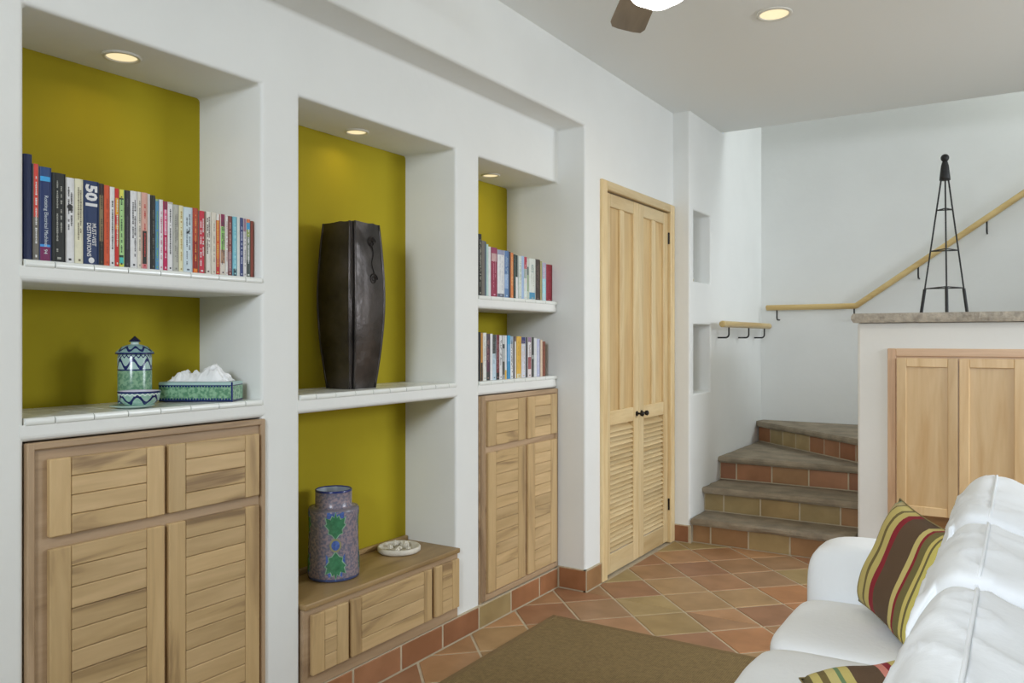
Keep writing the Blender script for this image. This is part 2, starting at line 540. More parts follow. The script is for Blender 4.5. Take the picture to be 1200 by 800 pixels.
def floor_tiles():
    T = 0.25; D = T * math.sqrt(2); hs = (T - 0.011) / math.sqrt(2)
    ox, oy = 0.166, 3.535 + D / 2
    whole = {}
    for i in range(-4, 15):
        for j in range(-20, 12):
            if (i + j) % 2: continue
            cx, cy = ox + i * D / 2, oy + j * D / 2
            if cx > 2.5 or cy < 0.7 or cy > 5.0: continue
            sq = [(cx, cy - hs), (cx + hs, cy), (cx, cy + hs), (cx - hs, cy)]
            # those wholly under the rug are left out
            if cx - hs > 0.12 and cx + hs < 1.95 and cy + hs < 3.08 and cy - hs > 0.6: continue
            kd = 'ochre' if random.random() < 0.09 else 'terra'
            for (xa, xb, ya, yb) in ((-0.144, 3, -1, 3.543), (0.016, 3, 3.543, YS + 0.03)):
                p = clip(clip(clip(clip(sq, 0, xa, False), 0, xb, True), 1, ya, False), 1, yb, True)
                if len(p) < 3 or poly_area(p) < 0.0006: continue
                full = abs(poly_area(p) - poly_area(sq)) < 1e-6
                if full and kd in whole:
                    o = inst(whole[kd], floor, (cx, cy, 0.0))
                else:
                    o = tile_mesh(p, -0.002, 0.0028, 'floor_tile', M[kd], floor, (cx, cy, 0))
                    if full: whole[kd] = o
                o.rotation_euler = (random.uniform(-.002, .002), random.uniform(-.002, .002), 0)


floor_tiles()

# ---- terracotta baseboards, tile by tile
bl = thing('baseboard_left', (XN, 0, 0), 'terracotta tile baseboard below the alcoves and cabinets', None, kind='structure')
src = None
y = 2.079 - 0.257 * 6
k = 0
while y < 3.54:
    y1 = min(y + 0.257, 3.545)
    m_ = M['ochre'] if k in (9,) else M['baset']
    bm = nb(); box(bm, XN, XN + 0.014, y + 0.005, y1 - 0.005, 0.006, 0.098, bev=0.003, seg=1)
    obj('baseboard_tile', bm, m_, bl, origin=(XN, (y + y1) / 2, 0))
    y += 0.257; k += 1
bm = nb(); box(bm, XN - 0.002, XN + 0.0115, -1.5, 3.55, 0.0, 0.101)
obj('grout_bed', bm, M['grout'], bl)
bc = thing('baseboard_closet', (0, 3.56, 0), 'terracotta tile baseboard at the closet wall corner', None, kind='structure')
for d in ((XN + 0.018, 0.008, 3.546, 3.56, 0.006, 0.105), (0.0, 0.014, 3.552, 3.712, 0.006, 0.105)):
    boxobj('baseboard_tile', d, M['baset'], bc, bev=0.003)
bm = nb(); box(bm, XN + 0.008, 0.006, 3.5485, 3.566, 0, 0.108); box(bm, -0.006, 0.0115, 3.5485, 3.715, 0, 0.108)
obj('grout_bed', bm, M['grout'], bc)
bp_ = thing('baseboard_pier', (0.05, YS, 0), 'terracotta tile at the foot of the pier beside the door', None, kind='structure')
boxobj('baseboard_tile', (0.010, 0.102, YS - 0.013, YS, 0.006, 0.105), M['baset'], bp_, bev=0.003)
bm = nb(); box(bm, 0.004, XP + 0.008, YS - 0.0105, YS + 0.01, 0, 0.109)
obj('grout_bed', bm, M['grout'], bp_)

# ================================================================== BUILT-IN SHELVES
def shelf(y0, y1, xb, z_top, z_bot, label, joints, round_end=False):
    root = thing('plaster_shelf', ((xb + XN) / 2, (y0 + y1) / 2, z_bot), label, 'shelf')
    bm = nb()
    fs = box(bm, xb - 0.01, XN + 0.0008, y0 - (0.012), y1 + (0.0 if round_end else 0.012), z_bot, z_top - 0.016)
    es = [e for e in bm.edges if all(v.co.x > XN - 0.01 for v in e.verts) and abs(e.verts[0].co.z - e.verts[1].co.z) < 1e-4 and e.verts[0].co.z < z_bot + .01]
    bmesh.ops.bevel(bm, geom=es, offset=0.014, segments=4, affect='EDGES', profile=0.5)
    if round_end:
        es = [e for e in bm.edges if all(v.co.x > XN - 0.03 and v.co.y > y1 - 0.01 for v in e.verts) and abs(e.verts[0].co.z - e.verts[1].co.z) > 0.008 and abs(e.verts[0].co.x - e.verts[1].co.x) < 0.002]
        if es: bmesh.ops.bevel(bm, geom=es, offset=0.02, segments=4, affect='EDGES', profile=0.5)
    s = obj('shelf_slab', bm, M['plaster'], root, smooth=False)
    js = [y0] + joints + [y1]
    for a, b in zip(js, js[1:]):
        if b - a < 0.012: continue
        bm = nb()
        box(bm, XN - 0.098, XN + 0.004, a + 0.0015, b - 0.0015, z_top - 0.020, z_top)
        es = [e for e in bm.edges if all(v.co.x > XN for v in e.verts) and abs(e.verts[0].co.y - e.verts[1].co.y) > 0.005]
        bmesh.ops.bevel(bm, geom=es, offset=0.0085, segments=4, affect='EDGES', profile=0.5)
        obj('edge_tile', bm, M['glaze'], root, origin=(XN - 0.05, (a + b) / 2, z_top))
        for r in range(2):
            xa = XN - 0.1015 - r * 0.0965
            boxobj('shelf_tile', (max(xa - 0.0945, xb + 0.003), xa, a + 0.0015, b - 0.0015, z_top - 0.020, z_top - 0.001), M['glaze'], root, bev=0.0015)
    boxobj('grout_bed', (xb + 0.001, XN - 0.004, y0 + .001, y1 - .001, z_top - 0.017, z_top - 0.004), M['trimw'], root)
    return root


J1 = [1.060, 1.157, 1.249, 1.343, 1.437, 1.531, 1.626]
shelf(0.99, 1.69, -0.46, 1.437, 1.383, 'white plaster shelf with bullnose edge tiles under the long book row', J1)
shelf(0.99, 1.69, -0.46, 1.062, 1.006, 'white tiled plaster ledge under the ceramic jar, above the wide cabinet', J1)
shelf(1.845, 2.70, -0.43, 1.066, 1.005, 'white tiled plaster shelf carrying the dark metal sculpture', [1.914, 2.005, 2.101, 2.193, 2.283, 2.378, 2.470, 2.559, 2.648])
J3 = [2.955, 3.052, 3.149, 3.246, 3.343, 3.44]
shelf(2.87, 3.556, -0.46, 1.437, 1.380, 'white plaster shelf with rounded end, under the upper narrow book row', J3, True)
shelf(2.87, 3.556, -0.46, 1.064, 1.003, 'white plaster ledge with rounded end, on top of the narrow cabinet', J3, True)

# ================================================================== CABINETS IN THE ALCOVES
def plank_front(parent, name, xf, th, y0, y1, z0, z1, stile, n, lab=None):
    """overlay front: two upright stiles with n horizontal planks between; name = door or drawer"""
    root = bpy.data.objects.new(name, None); COL.objects.link(root); root.empty_display_size = 0.03
    root.parent = parent
    root.location = Vector((xf, (y0 + y1) / 2, z0)) - wloc(parent)
    for a, b in ((y0, y0 + stile), (y1 - stile, y1)):
        boxobj('stile', (xf - th, xf, a, b, z0, z1), M['hick_z'], root, bev=0.003)
    p = (z1 - z0) / n
    for k in range(n):
        boxobj('plank', (xf - th, xf - 0.0015, y0 + stile + 0.0008, y1 - stile - 0.0008, z0 + k * p + 0.0006, z0 + (k + 1) * p - 0.0006), M['hick_y'], root, bev=0.0022)
    boxobj('backing', (xf - th - 0.001, xf - th + 0.006, y0 + 0.004, y1 - 0.004, z0 + .004, z1 - .004), M['hick_frame'], root)
    return root


def frame4(parent, xb, xf, y0, y1, z0, z1, w):
    """rim moulding: two upright and two level pieces"""
    for a, b in ((y0, y0 + w), (y1 - w, y1)):
        boxobj('frame_stile', (xb, xf, a, b, z0, z1), M['hick_frame_z'], parent, bev=0.003)
    for a, b in ((z0, z0 + w), (z1 - w, z1)):
        boxobj('frame_rail', (xb, xf - 0.0004, y0 + w * .5, y1 - w * .5, a, b), M['hick_frame'], parent, bev=0.003)


c1 = thing('cabinet', (XN - 0.1, 1.345, 0), 'wide plank-front wooden cabinet with two drawers over two doors, below the jar ledge', 'cabinet')
boxobj('body', (-0.44, XN - 0.004, 0.995, 1.685, 0.10, 1.0), M['hick_frame'], c1)
frame4(c1, XN - 0.01, XN + 0.010, 0.992, 1.697, 0.102, 1.003, 0.018)
boxobj('face_frame', (XN - 0.012, XN + 0.001, 1.005, 1.685, 0.104, 0.99), M['hick_frame'], c1)
for a, b in ((1.04, 1.346), (1.359, 1.667)):
    plank_front(c1, 'drawer', XN + 0.018, 0.018, a, b, 0.773, 0.961, 0.052, 4)
    plank_front(c1, 'door', XN + 0.018, 0.018, a, b, 0.122, 0.745, 0.052, 12)

c3 = thing('cabinet', (XN - 0.1, 3.22, 0), 'narrow plank-front wooden cabinet with two drawers over two doors, beside the pier', 'cabinet')
boxobj('body', (-0.44, XN - 0.004, 2.875, 3.553, 0.10, 0.998), M['hick_frame'], c3)
frame4(c3, XN - 0.01, XN + 0.008, 2.882, 3.556, 0.106, 1.0, 0.024)
boxobj('face_frame', (XN - 0.012, XN + 0.001, 2.89, 3.55, 0.108, 0.99), M['hick_frame'], c3)
for a, b in ((2.922, 3.232), (3.258, 3.538)):
    plank_front(c3, 'drawer', XN + 0.014, 0.016, a, b, 0.777, 0.974, 0.062, 4)
    plank_front(c3, 'door', XN + 0.014, 0.016, a, b, 0.136, 0.750, 0.062, 12)

b2 = thing('bench_chest', (XN - 0.1, 2.27, 0), 'low wooden bench chest with three plank panels, under the metal sculpture', 'bench')
bm = nb(); box(bm, -0.425, -0.140, 1.850, 2.703, 0.366, 0.386, bev=0.005, seg=2)
obj('bench_top', bm, M['bench_top'], b2)
boxobj('body', (-0.42, -0.165, 1.855, 2.692, 0.10, 0.3655), M['hick_frame'], b2)
boxobj('face_frame', (-0.166, -0.150, 1.85, 2.698, 0.102, 0.3655), M['hick_frame'], b2, bev=0.002)
boxobj('back_lip', (-0.428, -0.410, 1.852, 2.695, 0.3862, 0.405), M['bench_top'], b2, bev=0.003)
for a, b, s in ((1.877, 2.045, 0.055), (2.060, 2.508, 0.048), (2.530, 2.690, 0.046)):
    plank_front(b2, 'panel_front', -0.134, 0.016, a, b, 0.148, 0.347, s, 4)

# ================================================================== CLOSET DOOR
door = thing('door_1', (0, 4.228, 0), 'pale wood double closet door with panels above louvers', None, kind='structure')
bm = nb()
box(bm, -0.10, 0.016, 3.722, 3.782, 0.004, 2.066, bev=0.004, seg=1)
box(bm, -0.10, 0.016, 4.672, 4.736, 0.004, 2.066, bev=0.004, seg=1)
obj('door_jamb', bm, M['door_z'], door)
bm = nb()
box(bm, -0.10, 0.0155, 3.782, 4.672, 2.018, 2.066, bev=0.004, seg=1)
obj('head_casing', bm, M['door_y'], door)
slat_src = None
for li, (a, b) in enumerate(((3.785, 4.226), (4.230, 4.670))):
    st = 0.068
    lf = bpy.data.objects.new('door_leaf', None); COL.objects.link(lf); lf.parent = door; lf.empty_display_size = 0.03
    lf.location = Vector((-0.01, (a + b) / 2, 0.012)) - wloc(door)
    xb, xf = -0.044, -0.004
    for p, q in ((a, a + st), (b - st, b)):
        boxobj('stile', (xb, xf, p, q, 0.014, 2.012), M['door_z'], lf, bev=0.003)
    for p, q in ((0.014, 0.118), (0.792, 0.868), (1.942, 2.012)):
        boxobj('rail', (xb, xf - 0.0006, a + st, b - st, p, q), M['door_y'], lf, bev=0.003)
    mid = (a + b) / 2
    boxobj('muntin', (xb, xf - 0.0006, mid - 0.028, mid + 0.028, 0.868, 1.942), M['door_z'], lf, bev=0.003)
    for p, q in ((a + st, mid - 0.028), (mid + 0.028, b - st)):
        boxobj('panel', (xb + 0.008, xf - 0.014, p, q, 0.868, 1.942), M['door_panel'], lf)
    nsl = 26
    for k in range(nsl):
        z = 0.118 + 0.014 + (0.674 - 0.02) * (k + 0.3) / nsl
        if slat_src is None:
            bm = nb()
            box(bm, -0.0235, 0.0235, -(b - a) / 2 + st, (b - a) / 2 - st, -0.0035, 0.0035, bev=0.0015, seg=1)
            slat_src = obj('louver_slat', bm, M['door_y'], lf, world=False)
            o = slat_src
        else:
            o = inst(slat_src, lf)
        o.location = Vector((-0.026, mid, z)) - wloc(lf)
        o.rotation_euler = (0, math.radians(38), 0)
    ky = b - 0.03 if li == 0 else a + 0.032
    bm = nb()
    tube(bm, [(-0.005, ky, 0.83), (0.002, ky, 0.83), (0.003, ky, 0.83), (0.018, ky, 0.83), (0.022, ky, 0.83), (0.034, ky, 0.83), (0.040, ky, 0.83)], [0.014, 0.014, 0.006, 0.006, 0.013, 0.015, 0.008], 12)
    obj('knob', bm, M['bronze'], lf, smooth=True)
    hy = a - 0.002 if li == 0 else b + 0.002
    for hz in ((1.86, 0.24) if li else (1.86,)):
        bm = nb(); tube(bm, [(0.001, hy, hz - 0.035), (0.001, hy, hz + 0.035)], 0.006, 8)
        obj('hinge', bm, M['bronze'] if li else M['trimw'], lf)

# ================================================================== STAIRS
stair = thing('staircase', (0.58, 4.76, 0), 'winding stairs with stone treads and clay tile risers', 'staircase')
R = 0.155
TH = 0.040


def rough_slab(name, poly, z0, z1, mat, parent, edge=0.006):
    """stone slab on a polygon outline, with an uneven broken edge"""
    pts = []
    for i in range(len(poly)):
        p, q = Vector(poly[i]), Vector(poly[(i + 1) % len(poly)])
        n = max(1, int((q - p).length / 0.045))
        for k in range(n): pts.append(p.lerp(q, k / n))
    c = sum(pts, Vector((0, 0))) / len(pts)
    bm = nb(); rings = []
    for (z, ins) in ((z0, 0.010), (z0 + (z1 - z0) * .35, 0.0), (z0 + (z1 - z0) * .7, 0.001), (z1, 0.010)):
        ring = []
        for p in pts:
            d = (c - p).normalized()
            w = ins + edge * noise.noise(Vector((p.x * 13, p.y * 13, z * 30)))
            ring.append(bm.verts.new((p.x + d.x * w, p.y + d.y * w, z + (0.002 * noise.noise(Vector((p.x * 9, p.y * 9, 3))) if z == z0 else 0))))
        rings.append(ring)
    n = len(pts)
    for a, b in zip(rings, rings[1:]):
        for i in range(n): bm.faces.new((a[i], a[(i + 1) % n], b[(i + 1) % n], b[i]))
    bm.faces.new(rings[0][::-1]); bm.faces.new(rings[-1])
    return obj(name, bm, mat, parent)


XE = 1.06          # right end of the lower steps, against the partition
YR = (4.775, 5.000, 5.315)      # riser faces
bm = nb()
for i, yr in enumerate(YR):
    box(bm, XP + 0.002, XE - 0.012, yr + 0.0025, 6.345, 0.001 + (i * R if i else 0), (i + 1) * R - TH)
obj('step_core', bm, M['grout'], stair)
# treads 1-3 (the third runs back to the winder)
WA, WB = Vector((0.115, 6.24)), Vector((1.05, 5.37))     # winder riser line
n_w = Vector((-(WB - WA).y, (WB - WA).x)).normalized()
if n_w.y > 0: n_w = -n_w
for i in range(2):
    rough_slab('tread', [(XP - 0.0, YR[i] - 0.032), (XE - 0.014, YR[i] - 0.032), (XE - 0.014, YR[i + 1] + 0.01), (XP - 0.0, YR[i + 1] + 0.01)], (i + 1) * R - TH, (i + 1) * R, M['stone'], stair, edge=0.011)
rough_slab('tread', [(XP, YR[2] - 0.032), (XE - 0.014, YR[2] - 0.032), (XE - 0.014, 5.40), (XP + 0.01, 6.30)], 3 * R - TH, 3 * R, M['stone'], stair)
fw = WA + n_w * 0.030; gw = WB + n_w * 0.030
rough_slab('tread', [(fw.x, fw.y), (gw.x, gw.y), (1.30, 5.50), (1.30, 6.345), (0.12, 6.345)], 4 * R - TH, 4 * R, M['stone'], stair)
bm = nb()
core = [WA - n_w * 0.003, WB - n_w * 0.003, Vector((1.30, 5.50)), Vector((1.30, 6.34)), Vector((0.112, 6.34))]
lo = [bm.verts.new((p.x, p.y, 3 * R - 0.002)) for p in core]; hi = [bm.verts.new((p.x, p.y, 4 * R - TH - 0.001)) for p in core]
bm.faces.new(lo); bm.faces.new(hi)
for i in range(5): bm.faces.new((lo[i], lo[(i + 1) % 5], hi[(i + 1) % 5], hi[i]))
obj('winder_core', bm, M['grout'], stair)
# riser tiles
RT = [(YR[0], 0.0, [0.112, 0.227, 0.456, 0.694, 0.925, 1.046], 'ttott'),
      (YR[1], R, [0.112, 0.237, 0.465, 0.698, 0.928, 1.046], 'oooot'),
      (YR[2], 2 * R, [0.112, 0.222, 0.453, 0.683, 0.918, 1.046], 'ttttt')]
for yr, zb, xs, kinds in RT:
    for (a, b), kd in zip(zip(xs, xs[1:]), kinds):
        boxobj('riser_tile', (a + 0.004, b - 0.004, yr, yr + 0.012, zb + 0.006, zb + R - TH - 0.004), M['ochre'] if kd == 'o' else M['baset'], stair, bev=0.003)
nT = 8
dw = (WB - WA) / nT
ang = math.atan2(dw.y, dw.x)
for k in range(nT):
    bm = nb(); box(bm, -dw.length / 2 + 0.004, dw.length / 2 - 0.004, -0.0, 0.012, 0.006, R - TH - 0.004, bev=0.003, seg=1)
    o = obj('riser_tile', bm, M['ochre'] if k in (1, 2, 3) else M['baset'], stair, world=False)
    c = WA + dw * (k + 0.5)
    o.location = Vector((c.x, c.y, 3 * R)) - wloc(stair); o.rotation_euler = (0, 0, ang)
# upper flight, rising along the back wall behind the partition
for k in range(8):
    x0 = 1.30 + k * 0.235
    if x0 > 3.7: break
    boxobj('upper_step', (x0, x0 + 0.235 if k < 7 else 3.97, 5.50, 6.345, 0.003, (5 + k) * R - TH), M['grout'], stair)
    rough_slab('tread', [(x0 - 0.025, 5.50), (x0 + 0.24 if k < 7 else 3.97, 5.50), (x0 + 0.24 if k < 7 else 3.97, 6.345), (x0 - 0.025, 6.345)], (5 + k) * R - TH + .0005, (5 + k) * R, M['stone'], stair)

# ================================================================== PARTITION, COUNTER, CABINET
slab('wall_partition', (1.06, 4.0, YS + 0.010, 5.36, 0, 1.335), M['plaster'], 'white half wall beside the stairs under the stone counter', bev=0.012)
ct = rough_slab('stone_counter', [(1.032, 4.722), (3.98, 4.722), (3.98, 5.362), (1.032, 5.362)], 1.336, 1.386, M['granite'], None, edge=0.004)
tag(ct, 'rough grey stone counter slab on top of the white half wall', 'counter')

yf = YS + 0.010
c4 = thing('shaker_cabinet', (1.55, yf, 0.05), 'maple cabinet with recessed-panel doors set in the white half wall', 'cabinet')
for a_, b_ in ((1.212, 1.252), (3.42, 3.46)):
    boxobj('frame_stile', (a_, b_, yf - 0.014, yf + 0.002, 0.05, 1.197), M['maple_frame_z'], c4, bev=0.003)
boxobj('frame_rail', (1.252, 3.42, yf - 0.0136, yf + 0.002, 1.155, 1.197), M['maple_frame'], c4, bev=0.003)
boxobj('bottom_rail', (1.252, 3.42, yf - 0.010, yf + 0.002, 0.05, 0.318), M['oak'], c4)
boxobj('carcass_front', (1.252, 3.42, yf - 0.006, yf + 0.002, 0.318, 1.155), M['maple_frame'], c4)
x = 1.258
while x < 3.3:
    x1 = x + 0.286
    dr = bpy.data.objects.new('door', None); COL.objects.link(dr); dr.parent = c4; dr.empty_display_size = 0.03
    dr.location = Vector((x, yf, 0.32)) - wloc(c4)
    z0, z1, s = 0.322, 1.146, 0.046
    ya, yb = yf - 0.030, yf - 0.008
    for a, b in ((x, x + s), (x1 - s, x1)):
        boxobj('stile', (a, b, ya, yb, z0, z1), M['maple_z'], dr, bev=0.0025)
    for a, b in ((z0, z0 + s), (z1 - s, z1)):
        boxobj('rail', (x + s, x1 - s, ya + 0.0004, yb, a, b), M['maple_frame'] if False else M['maple_z'], dr, bev=0.0025)
    boxobj('panel', (x + s, x1 - s, ya + 0.010, yb, z0 + s, z1 - s), M['maple_z'], dr)
    x = x1 + 0.006

# ================================================================== HANDRAILS
hr = thing('handrail', (0.17, 6.30, 1.45), 'long pale wood handrail climbing the wall behind the stairs', 'handrail')
ry = 6.275
kx, kz = 0.807, 1.486
sl = (2.206 - kz) / (1.836 - kx)
ex = 3.6
bm = nb(); tube(bm, [(0.165, ry, 1.484), (0.170, ry, 1.485), (kx - 0.004, ry, kz), (kx + 0.004, ry, kz + 0.003), (ex, ry, kz + sl * (ex - kx))], [0.014, 0.021, 0.021, 0.021, 0.021], 16)
obj('rail', bm, M['rail'], hr, smooth=False)


def bracket(parent, p, wall_dir, drop=0.075):
    """bent iron rod from below the rail into the wall"""
    p = Vector(p); w = Vector(wall_dir)
    bm = nb()
    pts = [p]
    for k in range(7):
        a = k / 6 * math.pi / 2
        pts.append(p + Vector((0, 0, -(drop - 0.022))) + Vector((0, 0, -0.022 * math.sin(a))) + w * (0.022 * (1 - math.cos(a))))
    pts.append(p + Vector((0, 0, -drop)) + w * 0.075)
    tube(bm, pts, 0.0055, 8)
    return obj('bracket', bm, M['iron'], parent, smooth=True)


for xx in (0.246, 0.795, 1.212, 1.625, 2.2, 2.8, 3.4):
    zz = kz - 0.018 if xx < kx else kz + sl * (xx - kx) - 0.022
    bracket(hr, (xx, ry, zz), (0, 1, 0))
h2 = thing('handrail', (XP + 0.08, 5.7, 1.33), 'short pale wood handrail on three brackets beside the small niches', 'handrail')
M['rail_y'] = wood('rail_ash_side', 'd8bd82', 'd0b478', 'bf9f64', 'y', streak=0.2, rough=0.35)
bm = nb(); tube(bm, [(0.19, 5.115, 1.343), (0.19, 5.12, 1.344), (0.19, 6.262, 1.344), (0.19, 6.268, 1.343)], [0.014, 0.021, 0.021, 0.014], 16)
obj('rail', bm, M['rail_y'], h2)
for yy in (5.26, 5.72, 6.13):
    bracket(h2, (0.19, yy, 1.326), (-1, 0, 0), 0.07)

# ================================================================== LAMPS
def recessed(x, y, z, r, power, label, group, spread=150):
    root = thing('recessed_light', (x, y, z), label, 'ceiling light', group)
    bm = nb(); lathe(bm, [(r * 0.80, 0.004), (r * 0.80, -0.002), (r * 0.84, -0.006), (r, -0.005), (r * 1.02, -0.001), (r * 1.02, 0.002)], 40)
    obj('trim_ring', bm, M['trimw'], root, world=False, smooth=True)
    bm = nb(); lathe(bm, [(0, -0.0022), (r * 0.5, -0.002), (r * 0.81, -0.001)], 40)
    obj('lens', bm, M['lens'], root, world=False, smooth=True)
    l = bpy.data.lights.new('lamp', 'AREA'); l.shape = 'DISK'; l.size = r * 1.5; l.energy = power; l.color = (1.0, 0.80, 0.52); l.spread = math.radians(spread)
    lo = bpy.data.objects.new('lamp', l); COL.objects.link(lo); lo.parent = root; lo.location = (0, 0, -0.009)
    return root


NP = 0.17
recessed(-0.299, 1.319, 2.035, 0.050, NP, 'small round recessed lamp above the long book row', 'alcove lamps')
recessed(-0.314, 2.273, 2.035, 0.045, NP, 'small round recessed lamp above the metal sculpture', 'alcove lamps')
recessed(-0.337, 3.222, 2.035, 0.045, NP, 'small round recessed lamp above the narrow book rows', 'alcove lamps')
recessed(0.924, 3.520, ZC, 0.074, 2.5, 'round recessed lamp in the ceiling before the closet door', 'ceiling lamps')
recessed(0.924, 0.70, ZC, 0.074, 2, 'round recessed lamp in the ceiling before the wide alcove', 'ceiling lamps')
recessed(2.85, 3.520, ZC, 0.074, 2, 'round recessed lamp in the ceiling beyond the sofa', 'ceiling lamps')

FX, FY = 0.886, 2.31
fan = thing('ceiling_fan', (FX, FY, 2.25), 'brown-bladed ceiling fan with glowing white glass shade', 'fan')
bm = nb(); lathe(bm, [(0.0, 2.639), (0.065, 2.638), (0.065, 2.615), (0.03, 2.585), (0.013, 2.580), (0.013, 2.52), (0.05, 2.51), (0.095, 2.49), (0.10, 2.45), (0.095, 2.405), (0.06, 2.385), (0.052, 2.365), (0.0, 2.364)], 32, (FX, FY, 0))
obj('motor_housing', bm, M['bronze'], fan, smooth=True)
bm = nb(); lathe(bm, [(0.045, 2.368), (0.048, 2.355), (0.075, 2.345), (0.092, 2.325), (0.094, 2.305), (0.080, 2.285), (0.055, 2.272), (0.030, 2.258), (0.0, 2.250)], 32, (FX, FY, 0))
obj('glass_shade', bm, M['opal'], fan, smooth=True)
for k in range(5):
    a = math.radians(123.5 + 72 * k)
    bm = nb()
    prof = [(0.16, 0.042), (0.20, 0.052), (0.40, 0.062), (0.56, 0.066), (0.597, 0.055), (0.605, 0.03)]
    up = [(r_, w_) for r_, w_ in prof] + [(r_, -w_) for r_, w_ in prof[::-1]]
    lo_ = [bm.verts.new((r_, w_, -0.004)) for r_, w_ in up]; hi_ = [bm.verts.new((r_, w_, 0.004)) for r_, w_ in up]
    bm.faces.new(lo_); bm.faces.new(hi_)
    for i in range(len(up)): bm.faces.new((lo_[i], lo_[(i + 1) % len(up)], hi_[(i + 1) % len(up)], hi_[i]))
    o = obj('blade', bm, M['fan'], fan, world=False)
    o.location = (0, 0, 2.42 - 2.25); o.rotation_euler = (math.radians(13), 0, a)
    bm = nb(); box(bm, 0.085, 0.20, -0.016, 0.016, -0.012, -0.005, bev=0.002)
    o2 = obj('blade_iron', bm, M['bronze'], o, world=False)

# ================================================================== BOOKS
def text_mesh(s, size, bold=0.0):
    cu = bpy.data.curves.new('t', 'FONT'); cu.body = s; cu.size = size; cu.align_x = 'LEFT'; cu.resolution_u = 2; cu.offset = bold
    to = bpy.data.objects.new('t', cu); COL.objects.link(to)
    bpy.context.view_layer.update()
    me = bpy.data.meshes.new_from_object(to.evaluated_get(bpy.context.evaluated_depsgraph_get()))
    bpy.data.objects.remove(to); bpy.data.curves.remove(cu)
    return me


TXT = Matrix(((0, 0, 1, 0), (0, 1, 0, 0), (-1, 0, 0, 0), (0, 0, 0, 1)))     # text runs down the spine


def spine_text(parent, s, size, yc, ztop, mat, xf, stretch=1.0, bold=0.0):
    me = text_mesh(s, size, bold)
    xs = [v.co.y for v in me.vertices]
    mid = (min(xs) + max(xs)) / 2
    me.transform(Matrix.Diagonal((stretch, 1, 1, 1)) @ Matrix.Translation((0, -mid, 0)))
    me.transform(TXT)
    me.materials.clear(); me.materials.append(mat)
    o = bpy.data.objects.new('spine_title', me); COL.objects.link(o); o.parent = parent
    o.location = Vector((xf + 0.0006, yc, ztop)) - wloc(parent)
    return o


def lettering(parent, y0, w, z0, h, mat, xf, rnd):
    """rows of small marks where a title is too small to read"""
    bm = nb()
    rows = [0.5] if w < 0.016 else [0.36, 0.66]
    for r_ in rows:
        z = z0 + h * (0.92 - 0.10 * rnd.random())
        end = z0 + h * (0.12 + 0.35 * rnd.random() * (1 if len(rows) > 1 else 0.4))
        gw = min(0.0042, w * 0.34 / len(rows) * 1.3)
        while z > end:
            ln = rnd.uniform(0.0016, 0.0042)
            if rnd.random() < 0.14:
                z -= 0.006; continue
            a = rnd.uniform(0.5, 1.0)
            yc = y0 + w * r_
            box(bm, xf, xf + 0.0005, yc - gw * a / 2, yc + gw * a / 2, z - ln, z)
            z -= ln + 0.0011
    box(bm, xf, xf + 0.0005, y0 + w * .36, y0 + w * .64, z0 + h * .035, z0 + h * .06)
    o = obj('spine_lettering', bm, mat, parent); o['kind'] = 'stuff'
    return o


